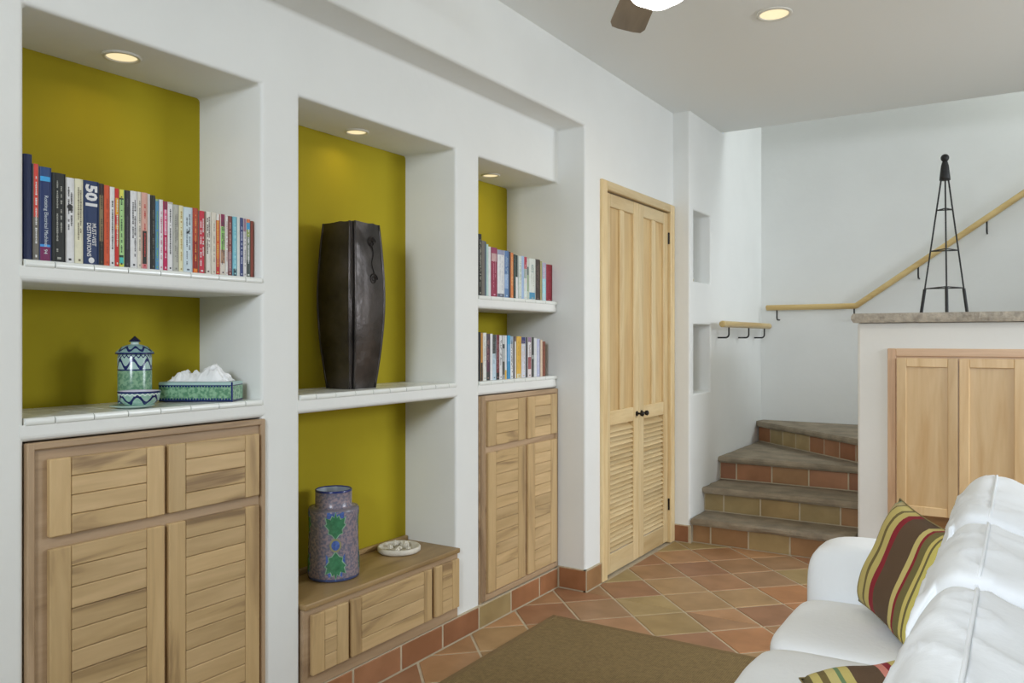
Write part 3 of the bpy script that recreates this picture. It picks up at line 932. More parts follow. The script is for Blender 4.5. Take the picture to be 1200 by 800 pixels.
def books(rows, zb, depth, suffix, group, seed):
    rnd = random.Random(seed)
    xf0 = -0.188
    for (y, w, h, base, bands, let, desc) in rows:
        g = 0.0006
        y0, y1 = y + g, y + w - g
        xf = xf0 + rnd.uniform(-0.003, 0.002)
        d = depth + rnd.uniform(-0.015, 0.01)
        xb = xf - d
        root = thing('book', (xf - d / 2, (y0 + y1) / 2, zb), desc + ' ' + suffix, 'book', group)
        t = min(0.0018, (y1 - y0) * 0.2)
        mats = [book_mat(base)]
        bm = nb()
        # boards
        box(bm, xb, xf - 0.001, y0, y0 + t, zb, zb + h)
        box(bm, xb, xf - 0.001, y1 - t, y1, zb, zb + h)
        # spine, slightly rounded, in colour bands from the top
        ends = [0.0]; cs = []
        for e_, c_ in bands:
            ends.append(e_); cs.append(c_)
        if ends[-1] < 0.999:
            ends.append(1.0); cs.append(base)
        prof = [(y0, xf - 0.004), (y0 + (y1 - y0) * .12, xf - 0.0008), (y0 + (y1 - y0) * .3, xf), (y0 + (y1 - y0) * .7, xf), (y0 + (y1 - y0) * .88, xf - 0.0008), (y1, xf - 0.004)]
        for i, c_ in enumerate(cs):
            mm = book_mat(c_)
            if mm not in mats: mats.append(mm)
            mi = mats.index(mm)
            za, zc = zb + h * (1 - ends[i]), zb + h * (1 - ends[i + 1])
            lo_ = [bm.verts.new((x_, y_, zc)) for y_, x_ in prof]; hi_ = [bm.verts.new((x_, y_, za)) for y_, x_ in prof]
            for k in range(5):
                f = bm.faces.new((lo_[k], lo_[k + 1], hi_[k + 1], hi_[k])); f.material_index = mi
            for v_ in (lo_, hi_):
                f = bm.faces.new(v_); f.material_index = mi
        obj('cover', bm, mats, root)
        boxobj('pages', (xb + 0.004, xf - 0.0042, y0 + t, y1 - t, zb + 0.003, zb + h - 0.004), M['pages'], root)
        if let and w > 0.008:
            lettering(root, y0, y1 - y0, zb, h, book_mat(let), xf, rnd)
        wht = book_mat('e4e4e0')
        if 'digits' in desc and 'navy' in desc:
            spine_text(root, '501', 0.040, (y0 + y1) / 2, zb + h * 0.955, wht, xf, 1.02, 0.0018)
            spine_text(root, 'MUST-VISIT', 0.0145, y0 + (y1 - y0) * .68, zb + h * 0.50, wht, xf, 0.80, 0.0002)
            spine_text(root, 'DESTINATIONS', 0.0155, y0 + (y1 - y0) * .34, zb + h * 0.50, wht, xf, 0.80, 0.0002)
            bm = nb(); tube(bm, [(xf, (y0 + y1) / 2, zb + 0.012), (xf + .0006, (y0 + y1) / 2, zb + 0.012)], 0.0075, 14)
            obj('publisher_mark', bm, wht, root)
        elif 'purple foot' in desc:
            spine_text(root, 'Rotating Electrical Machines', 0.0125, (y0 + y1) / 2, zb + h * 0.70, book_mat('c8d0e0'), xf, 0.88)
            spine_text(root, '94', 0.012, (y0 + y1) / 2, zb + h * 0.13, book_mat('c8d0e0'), xf)
        elif 'teal digits' in desc:
            spine_text(root, '601', 0.030, (y0 + y1) / 2, zb + h * 0.86, book_mat('5c8484'), xf, 0.95)
        elif 'black emblem' in desc:
            bm = nb(); tube(bm, [(xf, (y0 + y1) / 2, zb + h * .66), (xf + .0006, (y0 + y1) / 2, zb + h * .66)], 0.007, 10)
            box(bm, xf, xf + .0006, y0 + .007, y1 - .005, zb + h * .615, zb + h * .635)
            obj('emblem', bm, book_mat('242424'), root)
        elif 'bird mark' in desc:
            bm = nb(); box(bm, xf, xf + .0006, y0 + .009, y0 + .016, zb + h * .60, zb + h * .625); box(bm, xf, xf + .0006, y0 + .014, y0 + .019, zb + h * .615, zb + h * .645)
            obj('bird_mark', bm, book_mat('2c3238'), root)
        elif 'edges' in desc and 'red' in desc:
            bm = nb()
            for a_, b_ in ((y0, y0 + .0035), (y1 - .005, y1 - .0005)): box(bm, xf - .001, xf + .0004, a_, b_, zb, zb + h)
            obj('spine_edge', bm, book_mat('6c5444'), root)


ROW_A = [
    (1.0047, 0.0186, 0.254, '1c2a55', [], None, 'tall navy blue hardcover'),
    (1.0233, 0.0145, 0.233, '6e6a62', [(0.55, 'c8433a')], 'e8e4da', 'red and grey spined book'),
    (1.0378, 0.0298, 0.229, '22335f', [(0.1, '22406e'), (0.15, '3a9bd8'), (0.82, '1e2f5c'), (0.845, '3d8ee0'), (1, '6d2050')], None, 'navy book with blue stripes and purple foot'),
    (1.0686, 0.0334, 0.220, '1d201d', [], '9a9a92', 'thick black book with grey lettering'),
    (1.1020, 0.0241, 0.214, 'd6d6d4', [], '2b2b2b', 'white book with black emblem'),
    (1.1261, 0.0202, 0.214, 'd5ceb4', [], '77705c', 'cream book with small dark title'),
    (1.1464, 0.0406, 0.214, '1d3157', [], None, 'navy travel book titled 501 in large white digits'),
    (1.1870, 0.0142, 0.212, '2a221c', [(0.14, '31201f'), (0.7, '7a6c4f'), (1, '221f1b')], '4c4434', 'dark brown book with tan middle band'),
    (1.2011, 0.0155, 0.210, 'c2512f', [], 'a03c22', 'plain orange-red book'),
    (1.2166, 0.0140, 0.208, 'd8d6d0', [], '3a3a3a', 'white paperback beside the orange-red book'),
    (1.2306, 0.0116, 0.206, 'b82a22', [(0.12, 'c02a20'), (0.34, 'e09a30'), (0.46, 'b82a22'), (0.52, 'dc8a2a')], 'f0dcc0', 'red paperback with yellow lettering'),
    (1.2422, 0.0167, 0.206, 'a4c47c', [(0.11, 'd8cf55'), (0.13, '2a3a28'), (0.84, '9cc585'), (0.87, '26402c'), (0.95, '46b0a8'), (1, 'd2cc50')], '2e4a30', 'lime green paperback with yellow ends'),
    (1.2589, 0.0165, 0.206, '26242a', [], '48464c', 'black paperback beside the lime green one'),
    (1.2754, 0.0204, 0.207, 'd5d6d6', [], '4a4a4c', 'white paperback with long grey serif title'),
    (1.2958, 0.0107, 0.207, 'cfcabd', [], '8a857a', 'thin ivory booklet'),
    (1.3065, 0.0171, 0.207, 'c9a090', [(0.5, 'c89a8c'), (0.93, '262420'), (1, 'c07078')], 'b0352c', 'pink and black paperback'),
    (1.3240, 0.0102, 0.206, 'd9d9dc', [], None, 'thin plain white book'),
    (1.3342, 0.0138, 0.204, '22241f', [], '5a5c55', 'black book beside a thin white one'),
    (1.3480, 0.0124, 0.196, '4f86a8', [(0.03, '88a070')], '6aa060', 'blue book with green edge'),
    (1.3605, 0.0125, 0.196, 'd6d0d2', [], 'b86a80', 'white book with pink lettering'),
    (1.3730, 0.0132, 0.193, 'b01c50', [(0.12, '7a3048'), (0.48, 'd06a8c')], 'f0d0dc', 'magenta paperback'),
    (1.3862, 0.0171, 0.193, 'd9d7d2', [(0.03, 'b8b4ac')], '2a2a2c', 'white book with bold black and red title'),
    (1.4033, 0.0173, 0.188, 'a6a69c', [], '7c7c74', 'grey paperback'),
    (1.4206, 0.0142, 0.188, 'd3cda8', [], 'a89050', 'pale cream paperback'),
    (1.4349, 0.0300, 0.186, 'bccbd4', [], '54606a', 'pale blue paperback with small bird mark'),
    (1.4649, 0.0170, 0.187, 'a03a26', [(0.5, 'a8452c'), (0.93, '862218'), (1, 'd8741c')], 'd89040', 'rust orange and dark red book'),
    (1.4819, 0.0273, 0.182, 'b8263a', [], 'f0dcd4', 'red book with white lettering and brown edges'),
    (1.5092, 0.0196, 0.183, 'd3d0c6', [], '5a4a48', 'white paperback beside the red book'),
    (1.5288, 0.0157, 0.183, 'c9c3b5', [], '9c968a', 'stone coloured paperback'),
    (1.5445, 0.0156, 0.180, 'bb2c2c', [(0.1, 'd8d4cc'), (0.72, 'cc5a20')], 'e8c060', 'red and orange book with white head'),
    (1.5601, 0.0182, 0.182, 'c8c0b4', [(0.2, '7c2048'), (0.58, '86b862'), (0.8, '9c7a60')], '50404a', 'maroon and green banded book'),
    (1.5783, 0.0092, 0.179, 'd8cfcb', [], 'b08080', 'thin white book with faded lettering'),
    (1.5875, 0.0164, 0.180, '6c3a38', [(0.6, '7a403c'), (0.92, '8a6a72')], 'c09a90', 'brown-red paperback'),
    (1.6038, 0.0150, 0.180, '6fa6b4', [(0.87, '74b2c0'), (1, '24424c')], 'a8d0d8', 'teal paperback with dark foot'),
    (1.6188, 0.0107, 0.181, 'c9cdc9', [], None, 'thin pale grey book beside the teal one'),
    (1.6295, 0.0133, 0.180, '34406e', [], 'b8bcd0', 'dark blue paperback'),
    (1.6429, 0.0131, 0.179, 'c8c4c2', [(0.22, '8c6a7c')], '8c8c90', 'white paperback with mauve head'),
    (1.6560, 0.0159, 0.179, '6c7468', [(0.06, 'c86a3a'), (0.18, '3c90bc'), (0.3, '8a9a58'), (0.7, '7c8478'), (0.94, '3a4440')], 'e0e0d8', 'multicoloured paperback with blue patch'),
    (1.6719, 0.0118, 0.175, '7c3a2c', [], None, 'brick brown book at the end of the row'),
]
ROW_B = [
    (2.9056, 0.0211, 0.271, '26261f', [], 'a8a89a', 'tall black magazine file'),
    (2.9267, 0.0247, 0.244, '6c675e', [], None, 'taupe paperback'),
    (2.9514, 0.0168, 0.242, '4c5868', [], None, 'slate blue booklet'),
    (2.9682, 0.0156, 0.232, 'a9c4bc', [], None, 'pale teal booklet'),
    (2.9838, 0.0205, 0.223, 'd6d6d2', [], None, 'thin white book beside the maroon one'),
    (3.0044, 0.0480, 0.222, '8c3048', [(0.12, '8c3a58'), (0.28, 'b89a98')], 'c890a0', 'thick maroon book with pale emblem'),
    (3.0524, 0.0621, 0.216, 'c8cad2', [(0.1, '8a8ea6'), (0.92, 'd0d2d8'), (1, '5c6470')], 'a8aab8', 'thick white and lavender book'),
    (3.1145, 0.0402, 0.217, '5f80aa', [(0.5, '5474a0'), (0.8, '8aa4c8')], 'b8c8e0', 'mid blue paperback'),
    (3.1547, 0.0148, 0.215, '40342e', [], None, 'thin dark brown book beside the orange one'),
    (3.1695, 0.0239, 0.213, 'cc7a42', [], 'e8b080', 'bright orange paperback'),
    (3.1934, 0.0226, 0.207, '2e3a34', [], '5a665e', 'dark green-black paperback'),
    (3.2160, 0.0213, 0.205, 'd4d4d0', [(0.5, '1c3028'), (1, 'e0e0e0')], None, 'half black half white book'),
    (3.2373, 0.0262, 0.203, 'c2cac4', [], '9aa89a', 'pale green-white book'),
    (3.2635, 0.0218, 0.205, '9ab0d0', [], None, 'light blue thin book'),
    (3.2853, 0.0315, 0.203, 'c8d2cc', [(0.28, 'a8384a'), (0.5, '8ca49c')], 'd8b0b0', 'white book with red head'),
    (3.3168, 0.0175, 0.197, 'b4beb0', [(0.2, 'c8ccc4'), (0.4, '58605e'), (0.8, '8ca07c')], None, 'thin sage and grey book'),
    (3.3343, 0.0607, 0.200, 'ccd0c8', [(0.82, 'ccd0c8'), (0.98, '4a88a8')], '98a090', 'white travel book titled with teal digits and blue foot'),
    (3.3950, 0.0455, 0.201, '40342f', [], '786058', 'dark brown textured book'),
    (3.4405, 0.0201, 0.195, '9c9466', [], None, 'thin olive book'),
    (3.4607, 0.0374, 0.189, 'a8c4cc', [(0.42, 'a89cb4'), (0.8, '9cc8d8')], 'e0e8ec', 'lavender and cyan paperback'),
    (3.4980, 0.0607, 0.184, '8c2434', [], 'b05a64', 'wine red hardcover at the end of the row'),
]
ROW_C = [
    (2.9121, 0.0132, 0.214, '2e302c', [], None, 'thin black book against the pier'),
    (2.9254, 0.0153, 0.210, 'c08a42', [(0.62, 'c08a42'), (1, '2a2a26')], None, 'thin orange and black book'),
    (2.9407, 0.0269, 0.211, 'd4d4cc', [], 'a0a09a', 'plain white book beside the orange and black one'),
    (2.9675, 0.0307, 0.207, '46283a', [(0.3, '4a4048'), (0.82, '522c40'), (1, '3a3c3a')], '9a7a70', 'plum coloured paperback'),
    (2.9982, 0.0172, 0.207, 'dadad6', [], None, 'thin white book beside the plum one'),
    (3.0154, 0.0328, 0.203, '9cb0bc', [(0.42, '3c403e'), (1, 'b0c4d0')], '707a78', 'black and pale blue book'),
    (3.0482, 0.0283, 0.203, '5e2a30', [(0.85, '6e3034'), (1, '2c2a28')], 'a08080', 'dark wine paperback'),
    (3.0765, 0.0243, 0.200, 'd8d6d2', [], '3a3a3a', 'white paperback beside the dark wine one'),
    (3.1008, 0.0202, 0.200, '8a8e8c', [(0.2, 'c0c4c4'), (0.3, '3a4042'), (0.6, 'a8acac'), (0.9, '3e3e3a')], None, 'grey mottled paperback'),
    (3.1210, 0.0182, 0.200, 'd6dcd4', [(0.8, 'd6dcd4'), (1, 'd8a840')], None, 'white book with yellow foot'),
    (3.1393, 0.0258, 0.200, '3c88b4', [(0.2, '3a9cc8'), (0.6, '6ca0cc')], None, 'bright blue paperback'),
    (3.1650, 0.0246, 0.196, 'd6d8d4', [(0.18, '88a0b4')], '505458', 'white book with small black stamp'),
    (3.1896, 0.0150, 0.196, '524e4c', [], None, 'thin dark grey book'),
    (3.2047, 0.0159, 0.196, 'd8d6ce', [(0.12, '503838')], None, 'thin white book with dark head'),
    (3.2206, 0.0414, 0.196, 'cda444', [(0.9, 'cda444'), (1, 'c8c0a0')], 'b08a34', 'yellow hardcover'),
    (3.2666, 0.0415, 0.192, 'c4c8d4', [(0.16, '30366c')], 'c0a080', 'white book with navy head'),
    (3.3081, 0.0151, 0.192, '3a3a3a', [], None, 'thin black book between two white ones'),
    (3.3231, 0.0352, 0.192, 'd2c8c8', [(0.12, '88708c'), (0.5, 'd8d0d0'), (0.8, '985a5c')], '7a4a50', 'pinkish white paperback'),
    (3.3584, 0.0203, 0.192, '40443e', [(0.45, '3a3e3a'), (0.55, 'a0a4a0')], None, 'thin black book with pale band'),
    (3.3786, 0.0270, 0.188, 'd0d6e0', [], None, 'plain bluish white book'),
    (3.4057, 0.0307, 0.184, 'aeb2cc', [], 'e0e0ec', 'lilac grey paperback'),
    (3.4405, 0.0201, 0.180, 'cdb8a0', [], None, 'thin peach coloured book'),
    (3.4607, 0.0288, 0.171, '7a4634', [], '9c6a50', 'brown hardcover at the end of the row'),
]

books(ROW_A, 1.4372, 0.17, 'in the row above the jar', 'books above the ceramic jar', 1)
books(ROW_B, 1.4372, 0.17, 'on the upper narrow shelf', 'books on the upper narrow shelf', 2)
books(ROW_C, 1.0642, 0.16, 'on the narrow cabinet', 'books on the narrow cabinet ledge', 3)

# ================================================================== CERAMICS
def ceramic(name, ground, ground2, bands, waves, dots=(), rough=0.2, nscale=110):
    """glazed pottery: mottled ground with painted bands (z0, z1, colour) and wavy lines (z, amp, turns, width, colour) in object space"""
    m, n, l, b = new_mat(name)
    tc = n.new('ShaderNodeTexCoord'); sp = n.new('ShaderNodeSeparateXYZ')
    l.new(tc.outputs['Object'], sp.inputs[0])

    def mt(op, a, c=None):
        k = n.new('ShaderNodeMath'); k.operation = op
        for i, v in enumerate((a, c)):
            if v is None: continue
            if isinstance(v, (int, float)): k.inputs[i].default_value = v
            else: l.new(v, k.inputs[i])
        return k.outputs[0]
    th = mt('ARCTAN2', sp.outputs[1], sp.outputs[0])
    z = sp.outputs[2]
    nz = n.new('ShaderNodeTexNoise'); nz.inputs['Scale'].default_value = nscale; nz.inputs['Detail'].default_value = 3
    l.new(tc.outputs['Object'], nz.inputs['Vector'])
    rp = n.new('ShaderNodeValToRGB')
    rp.color_ramp.elements[0].position = 0.42; rp.color_ramp.elements[0].color = lin(ground) + (1,)
    rp.color_ramp.elements[1].position = 0.58; rp.color_ramp.elements[1].color = lin(ground2) + (1,)
    l.new(nz.outputs['Fac'], rp.inputs['Fac'])
    cur = rp.outputs[0]

    def mix(mask, col):
        nonlocal cur
        x_ = n.new('ShaderNodeMixRGB'); l.new(mask, x_.inputs[0]); l.new(cur, x_.inputs[1]); x_.inputs[2].default_value = lin(col) + (1,)
        cur = x_.outputs[0]
    for z0, z1, c_ in bands:
        mix(mt('MULTIPLY', mt('GREATER_THAN', z, z0), mt('LESS_THAN', z, z1)), c_)
    for zc, amp, turns, wd, c_ in waves:
        s_ = mt('MULTIPLY', mt('SINE', mt('MULTIPLY', th, turns)), amp)
        dd = mt('ABSOLUTE', mt('SUBTRACT', mt('SUBTRACT', z, zc), s_))
        mix(mt('LESS_THAN', dd, wd), c_)
    l.new(cur, b.inputs['Base Color'])
    b.inputs['Roughness'].default_value = rough
    return m


BL, PG = '18245c', '9fc0ae'
M['jar'] = ceramic('jar_glaze', '86ab8c', '5e8a6e', [(0.0, 0.010, PG), (0.010, 0.014, BL), (0.098, 0.102, BL), (0.102, 0.132, 'a6c2bc'), (0.132, 0.142, 'a9c4bc')],
                   [(0.006, 0.003, 16, 0.0022, BL), (0.117, 0.0115, 7, 0.0052, BL), (0.1375, 0.003, 22, 0.002, BL)])
M['jar_lid'] = ceramic('jar_lid_glaze', '8fb0b0', '7ea3a4', [(-0.01, 0.006, BL), (0.028, 0.036, 'b8ccc8'), (0.036, 0.08, '14183a')], [(0.016, 0.005, 9, 0.0035, BL)])
M['bowl'] = ceramic('bowl_glaze', 'a4c4b8', '8fb6a4', [(0.036, 0.05, BL), (-0.01, 0.004, '8fb6a4')], [(0.020, 0.010, 7, 0.0048, BL), (0.033, 0.002, 26, 0.0016, 'd8e4e0')])
M['bowl_in'] = plain('bowl_inside', 'c8c8d4', 0.2, vary=0.05)
M['tbox'] = ceramic('tissue_box_glaze', '8fb896', '5f8f70', [(0.0, 0.006, BL), (0.047, 0.0495, BL), (0.0495, 0.062, 'a9c8c4')], [])
M['bluep'] = plain('blue_paint', '22306c', 0.25, vary=0.15, vscale=60)

jar = thing('ceramic_jar', (-0.31, 1.365, 1.0622), 'tall blue and green painted ceramic jar with pointed lid', 'jar')
bm = nb(); lathe(bm, [(0, 0.001), (0.041, 0.0), (0.0445, 0.003), (0.0448, 0.02), (0.0448, 0.138), (0.043, 0.1425), (0, 0.1425)], 40)
obj('jar_body', bm, M['jar'], jar, world=False, smooth=True).data.set_sharp_from_angle(angle=0.7)
bm = nb(); lathe(bm, [(0.0, 0.0), (0.046, 0.0), (0.051, 0.002), (0.051, 0.005), (0.044, 0.012), (0.034, 0.022), (0.020, 0.027), (0.011, 0.029), (0.010, 0.034), (0.016, 0.037), (0.015, 0.039), (0.0, 0.053)], 40)
o = obj('lid', bm, M['jar_lid'], jar, world=False, smooth=True); o.location = (0, 0, 0.1427); o.data.set_sharp_from_angle(angle=0.7)

sau = thing('saucer', (-0.2225, 1.302, 1.0622), 'pale green saucer under the small blue bowl', 'saucer')
bm = nb(); lathe(bm, [(0, 0.0005), (0.034, 0.0), (0.056, 0.006), (0.057, 0.008), (0.036, 0.004), (0, 0.0035)], 40)
obj('saucer_plate', bm, plain('saucer_glaze', 'b4ccc0', 0.2, vary=0.05), sau, world=False, smooth=True)
bw = thing('ceramic_bowl', (-0.2165, 1.318, 1.0662), 'small blue zigzag painted ceramic bowl in front of the jar', 'bowl')
bm = nb(); lathe(bm, [(0, 0.001), (0.032, 0.0), (0.036, 0.004), (0.050, 0.016), (0.0545, 0.039), (0.0545, 0.0415), (0.0505, 0.040), (0.045, 0.018), (0.030, 0.008), (0, 0.007)], 40, mids=[0, 0, 0, 0, 0, 1, 1, 1, 1])
obj('bowl_body', bm, [M['bowl'], M['bowl_in']], bw, world=False, smooth=True).data.set_sharp_from_angle(angle=0.9)

# tissue box: long face square to the room
tb = thing('tissue_box', (-0.279, 1.562, 1.0622), 'green and blue painted ceramic tissue box', 'tissue box', rz=math.atan2(0.533, 0.846))
L2, W2, H2 = 0.110, 0.0475, 0.0585
bm = nb(); box(bm, -L2, L2, -W2, W2, 0.0, H2, bev=0.004, seg=2)
obj('box_body', bm, M['tbox'], tb, world=False)
bm = nb()
k = -L2 + 0.006
while k < L2 - 0.004:                       # little painted dots along both borders
    for zz in (0.0085, 0.0455):
        box(bm, k - 0.0028, k + 0.0028, -W2 - 0.0006, -W2 + 0.001, zz - 0.0022, zz + 0.0022)
    k += 0.0085
box(bm, L2 - 0.004, L2 + 0.0005, -W2 - 0.0005, -W2 + 0.004, 0.0, H2)
obj('painted_border', bm, M['bluep'], tb, world=False)
for k in range(6):                           # crest under the opening
    pass
ti = thing('tissue', (-0.279, 1.562, 1.0622 + H2 + 0.0003), 'crumpled white tissues sticking out of the ceramic box', 'tissue', rz=math.atan2(0.533, 0.846))
bm = nb()
nx, ny = 34, 14
grid = []
for i in range(nx):
    row = []
    for j in range(ny):
        u, v = i / (nx - 1) * 2 - 1, j / (ny - 1) * 2 - 1
        hgt = 0.022 + 0.028 * math.exp(-((u - 0.42) / 0.33) ** 2) + 0.006 * math.exp(-((u + 0.6) / 0.3) ** 2)
        hgt *= max(0, 1 - v * v) ** 0.6 * max(0, 1 - u ** 4) ** 0.5
        nzv = abs(noise.noise(Vector((u * 4.1, v * 2.0, 1.3)))) * 1.6 - 0.5 + 0.6 * noise.noise(Vector((u * 9, v * 5, 4.3)))
        zz = max(0.0004, hgt + 0.013 * nzv * (1 if hgt > 0.004 else 0))
        row.append(bm.verts.new((u * 0.088 + 0.006 * noise.noise(Vector((u * 5, v * 5, 9))), v * 0.036 + 0.005 * noise.noise(Vector((u * 5, v * 5, 19))), zz)))
    grid.append(row)
for i in range(nx - 1):
    for j in range(ny - 1):
        bm.faces.new((grid[i][j], grid[i + 1][j], grid[i + 1][j + 1], grid[i][j + 1]))
o = obj('tissue_sheet', bm, M['paper'], ti, world=False)
md = o.modifiers.new('thick', 'SOLIDIFY'); md.thickness = 0.0012; md.offset = 1.0

# ---- painted vase on the bench
M['vase'] = ceramic('vase_glaze', '94848a', '6c6c7c', [(-0.01, 0.012, '4c5a86'), (0.248, 0.256, '6f6a72')], [], rough=0.25, nscale=110)
vn = M['vase'].node_tree
vz = thing('floral_vase', (-0.30, 2.138, 0.3865), 'speckled mauve ceramic vase with green leaf bands and narrow neck', 'vase')
bm = nb(); lathe(bm, [(0, 0.001), (0.084, 0.0), (0.091, 0.004), (0.0925, 0.02), (0.0915, 0.06), (0.0875, 0.14), (0.088, 0.20), (0.0905, 0.245), (0.088, 0.254), (0.068, 0.258)], 56)
obj('vase_body', bm, M['vase'], vz, world=False, smooth=True)
bm = nb(); lathe(bm, [(0.068, 0.2575), (0.0655, 0.262), (0.0655, 0.310), (0.067, 0.316), (0.064, 0.318), (0.061, 0.314), (0.061, 0.20), (0, 0.198)], 56, mids=[0, 0, 1, 1, 1, 2, 2])
obj('neck', bm, [M['vase'], M['bluep'], plain('vase_inside', '8a94a0', 0.3)], vz, world=False, smooth=True)


def wrap_patch(parent, name, pts, rad, th0, zc, mat):
    """flat painted motif wrapped on the vase: pts = [(s along girth, z)] fan about its middle"""
    bm = nb()
    cs = sum(p[0] for p in pts) / len(pts); cz = sum(p[1] for p in pts) / len(pts)

    def P(s_, z_):
        rr = rad(zc + z_) + 0.0007
        return bm.verts.new((rr * math.cos(th0 + s_ / rr), rr * math.sin(th0 + s_ / rr), zc + z_))
    rings = [[P(cs + (s_ - cs) * f, cz + (z_ - cz) * f) for s_, z_ in pts] for f in (1.0, 0.66, 0.33)]
    c = P(cs, cz); n_ = len(pts)
    for a, b in zip(rings, rings[1:]):
        for i in range(n_): bm.faces.new((a[i], a[(i + 1) % n_], b[(i + 1) % n_], b[i]))
    for i in range(n_): bm.faces.new((rings[-1][i], rings[-1][(i + 1) % n_], c))
    return obj(name, bm, mat, parent, world=False, smooth=True)


def vrad(z_):
    P_ = [(0.0, 0.0905), (0.02, 0.0925), (0.06, 0.0915), (0.14, 0.0875), (0.20, 0.088), (0.245, 0.0905), (0.26, 0.0905)]
    for (a, ra), (b, rb) in zip(P_, P_[1:]):
        if z_ <= b: return ra + (rb - ra) * (z_ - a) / (b - a)
    return P_[-1][1]


leaf = [(0, -0.040), (0.010, -0.026), (0.020, -0.022), (0.018, -0.012), (0.029, 0.002), (0.024, 0.006), (0.028, 0.024), (0.014, 0.018), (0.009, 0.030), (0.004, 0.024), (0.0, 0.040)]
leaf = [(s_ * 1.22, z_ * 1.18) for s_, z_ in leaf]
leaf = leaf + [(-s_, z_) for s_, z_ in leaf[-2:0:-1]]
M['leafg'] = plain('leaf_green_glaze', '3f7a56', 0.25, vary=0.25, vscale=60)
M['leafl'] = plain('leaf_light_glaze', '86a890', 0.25, vary=0.2, vscale=60)
M['vblue'] = plain('vase_blue_glaze', '4a64a4', 0.25, vary=0.35, vscale=120)
for q in range(4):
    th0 = math.radians(-41 + 90 * q)
    band = [(-0.030, -0.024), (0.030, -0.024), (0.030, 0.024), (-0.030, 0.024)]
    wrap_patch(vz, 'painted_panel', [(-0.034, -0.046), (0, -0.046), (0.034, -0.046), (0.034, 0.0), (0.034, 0.046), (0, 0.046), (-0.034, 0.046), (-0.034, 0)], lambda z_: vrad(z_) - 0.0004, th0, 0.052, M['vblue'])
    wrap_patch(vz, 'painted_panel', [(-0.030, -0.012), (0, -0.012), (0.030, -0.012), (0.030, 0.012), (0, 0.012), (-0.030, 0.012)], lambda z_: vrad(z_) - 0.0004, th0, 0.236, M['vblue'])
    for zc_, fl in ((0.060, -1), (0.200, 1)):
        pp = [(s_, z_ * fl) for s_, z_ in leaf]
        wrap_patch(vz, 'painted_leaf', [(s_ * 1.14, z_ * 1.10) for s_, z_ in pp], lambda z_: vrad(z_) - 0.0001, th0, zc_, M['leafl'])
        wrap_patch(vz, 'painted_leaf', pp, lambda z_: vrad(z_) + 0.0003, th0, zc_, M['leafg'])
    circ = [(0.021 * math.cos(t_ / 14 * 2 * math.pi), 0.024 * math.sin(t_ / 14 * 2 * math.pi)) for t_ in range(14)]
    wrap_patch(vz, 'painted_rosette', circ, vrad, th0, 0.131, plain('rosette_ring', '8c8a62', 0.3))
    wrap_patch(vz, 'painted_rosette', [(s_ * .7, z_ * .72) for s_, z_ in circ], lambda z_: vrad(z_) + .0005, th0, 0.131, M['vblue'])

# ---- pale dish with modelled flowers
ds = thing('relief_dish', (-0.318, 2.525, 0.3867), 'small pale oval dish piled with modelled shells and flowers', 'dish')
bm = nb(); lathe(bm, [(0, 0.0), (0.080, 0.0), (0.088, 0.006), (0.088, 0.020), (0.084, 0.024), (0.078, 0.020), (0.074, 0.010), (0, 0.009)], 40)
o = obj('dish_body', bm, M['oxide'], ds, world=False, smooth=True); o.scale = (0.98, 1.0, 1.0)
rnd = random.Random(4)
for (px, py, s_, zz) in ((0.004, 0.035, 0.020, 0.026), (0.020, 0.020, 0.016, 0.024), (-0.012, 0.050, 0.015, 0.022), (-0.028, 0.010, 0.015, 0.034), (0.012, -0.012, 0.014, 0.018), (-0.020, -0.030, 0.015, 0.022), (0.022, -0.036, 0.012, 0.016), (-0.040, 0.036, 0.014, 0.018), (0.040, 0.010, 0.012, 0.016)):
    bm = nb()
    for pt in range(5):
        a = pt / 5 * 2 * math.pi + rnd.random()
        bmesh.ops.create_icosphere(bm, subdivisions=1, radius=s_ * 0.48, matrix=Matrix.Translation((px + math.cos(a) * s_ * .42, py + math.sin(a) * s_ * .42, 0.009 + zz * .5)) @ Matrix.Rotation(a, 4, 'Z') @ Matrix.Diagonal((1, 0.7, max(0.5, zz / s_ * .8), 1)))
    bmesh.ops.create_icosphere(bm, subdivisions=1, radius=s_ * 0.4, matrix=Matrix.Translation((px, py, 0.009 + zz * .75)))
    obj('relief_flower', bm, M['oxide'], ds, world=False)

# ================================================================== METAL SCULPTURE
SX, SY, SZ = -0.297, 2.226, 1.0662
sc_ = thing('metal_sculpture', (SX, SY, SZ), 'tall dark bronze bulging vase sculpture with spiral reliefs', 'sculpture')
PH = math.atan2(-SY, 1.8166 - SX)
HT = 0.609


def srad(t):
    return 0.087 + (0.122 - 0.087) * math.sin(min(1, t / 0.56) * math.pi / 2) if t < 0.56 else 0.122 - (0.122 - 0.101) * ((t - 0.56) / 0.44) ** 1.6


def sec(t):
    r_ = srad(t)
    return [Vector((r_ * f * math.cos(PH + a), r_ * f * math.sin(PH + a), HT * t)) for a, f in ((-0.06, 1.0), (0.10, 0.93), (0.13, 0.985), (math.pi / 2, 1.0), (math.pi, 0.92), (-math.pi / 2, 1.0))]


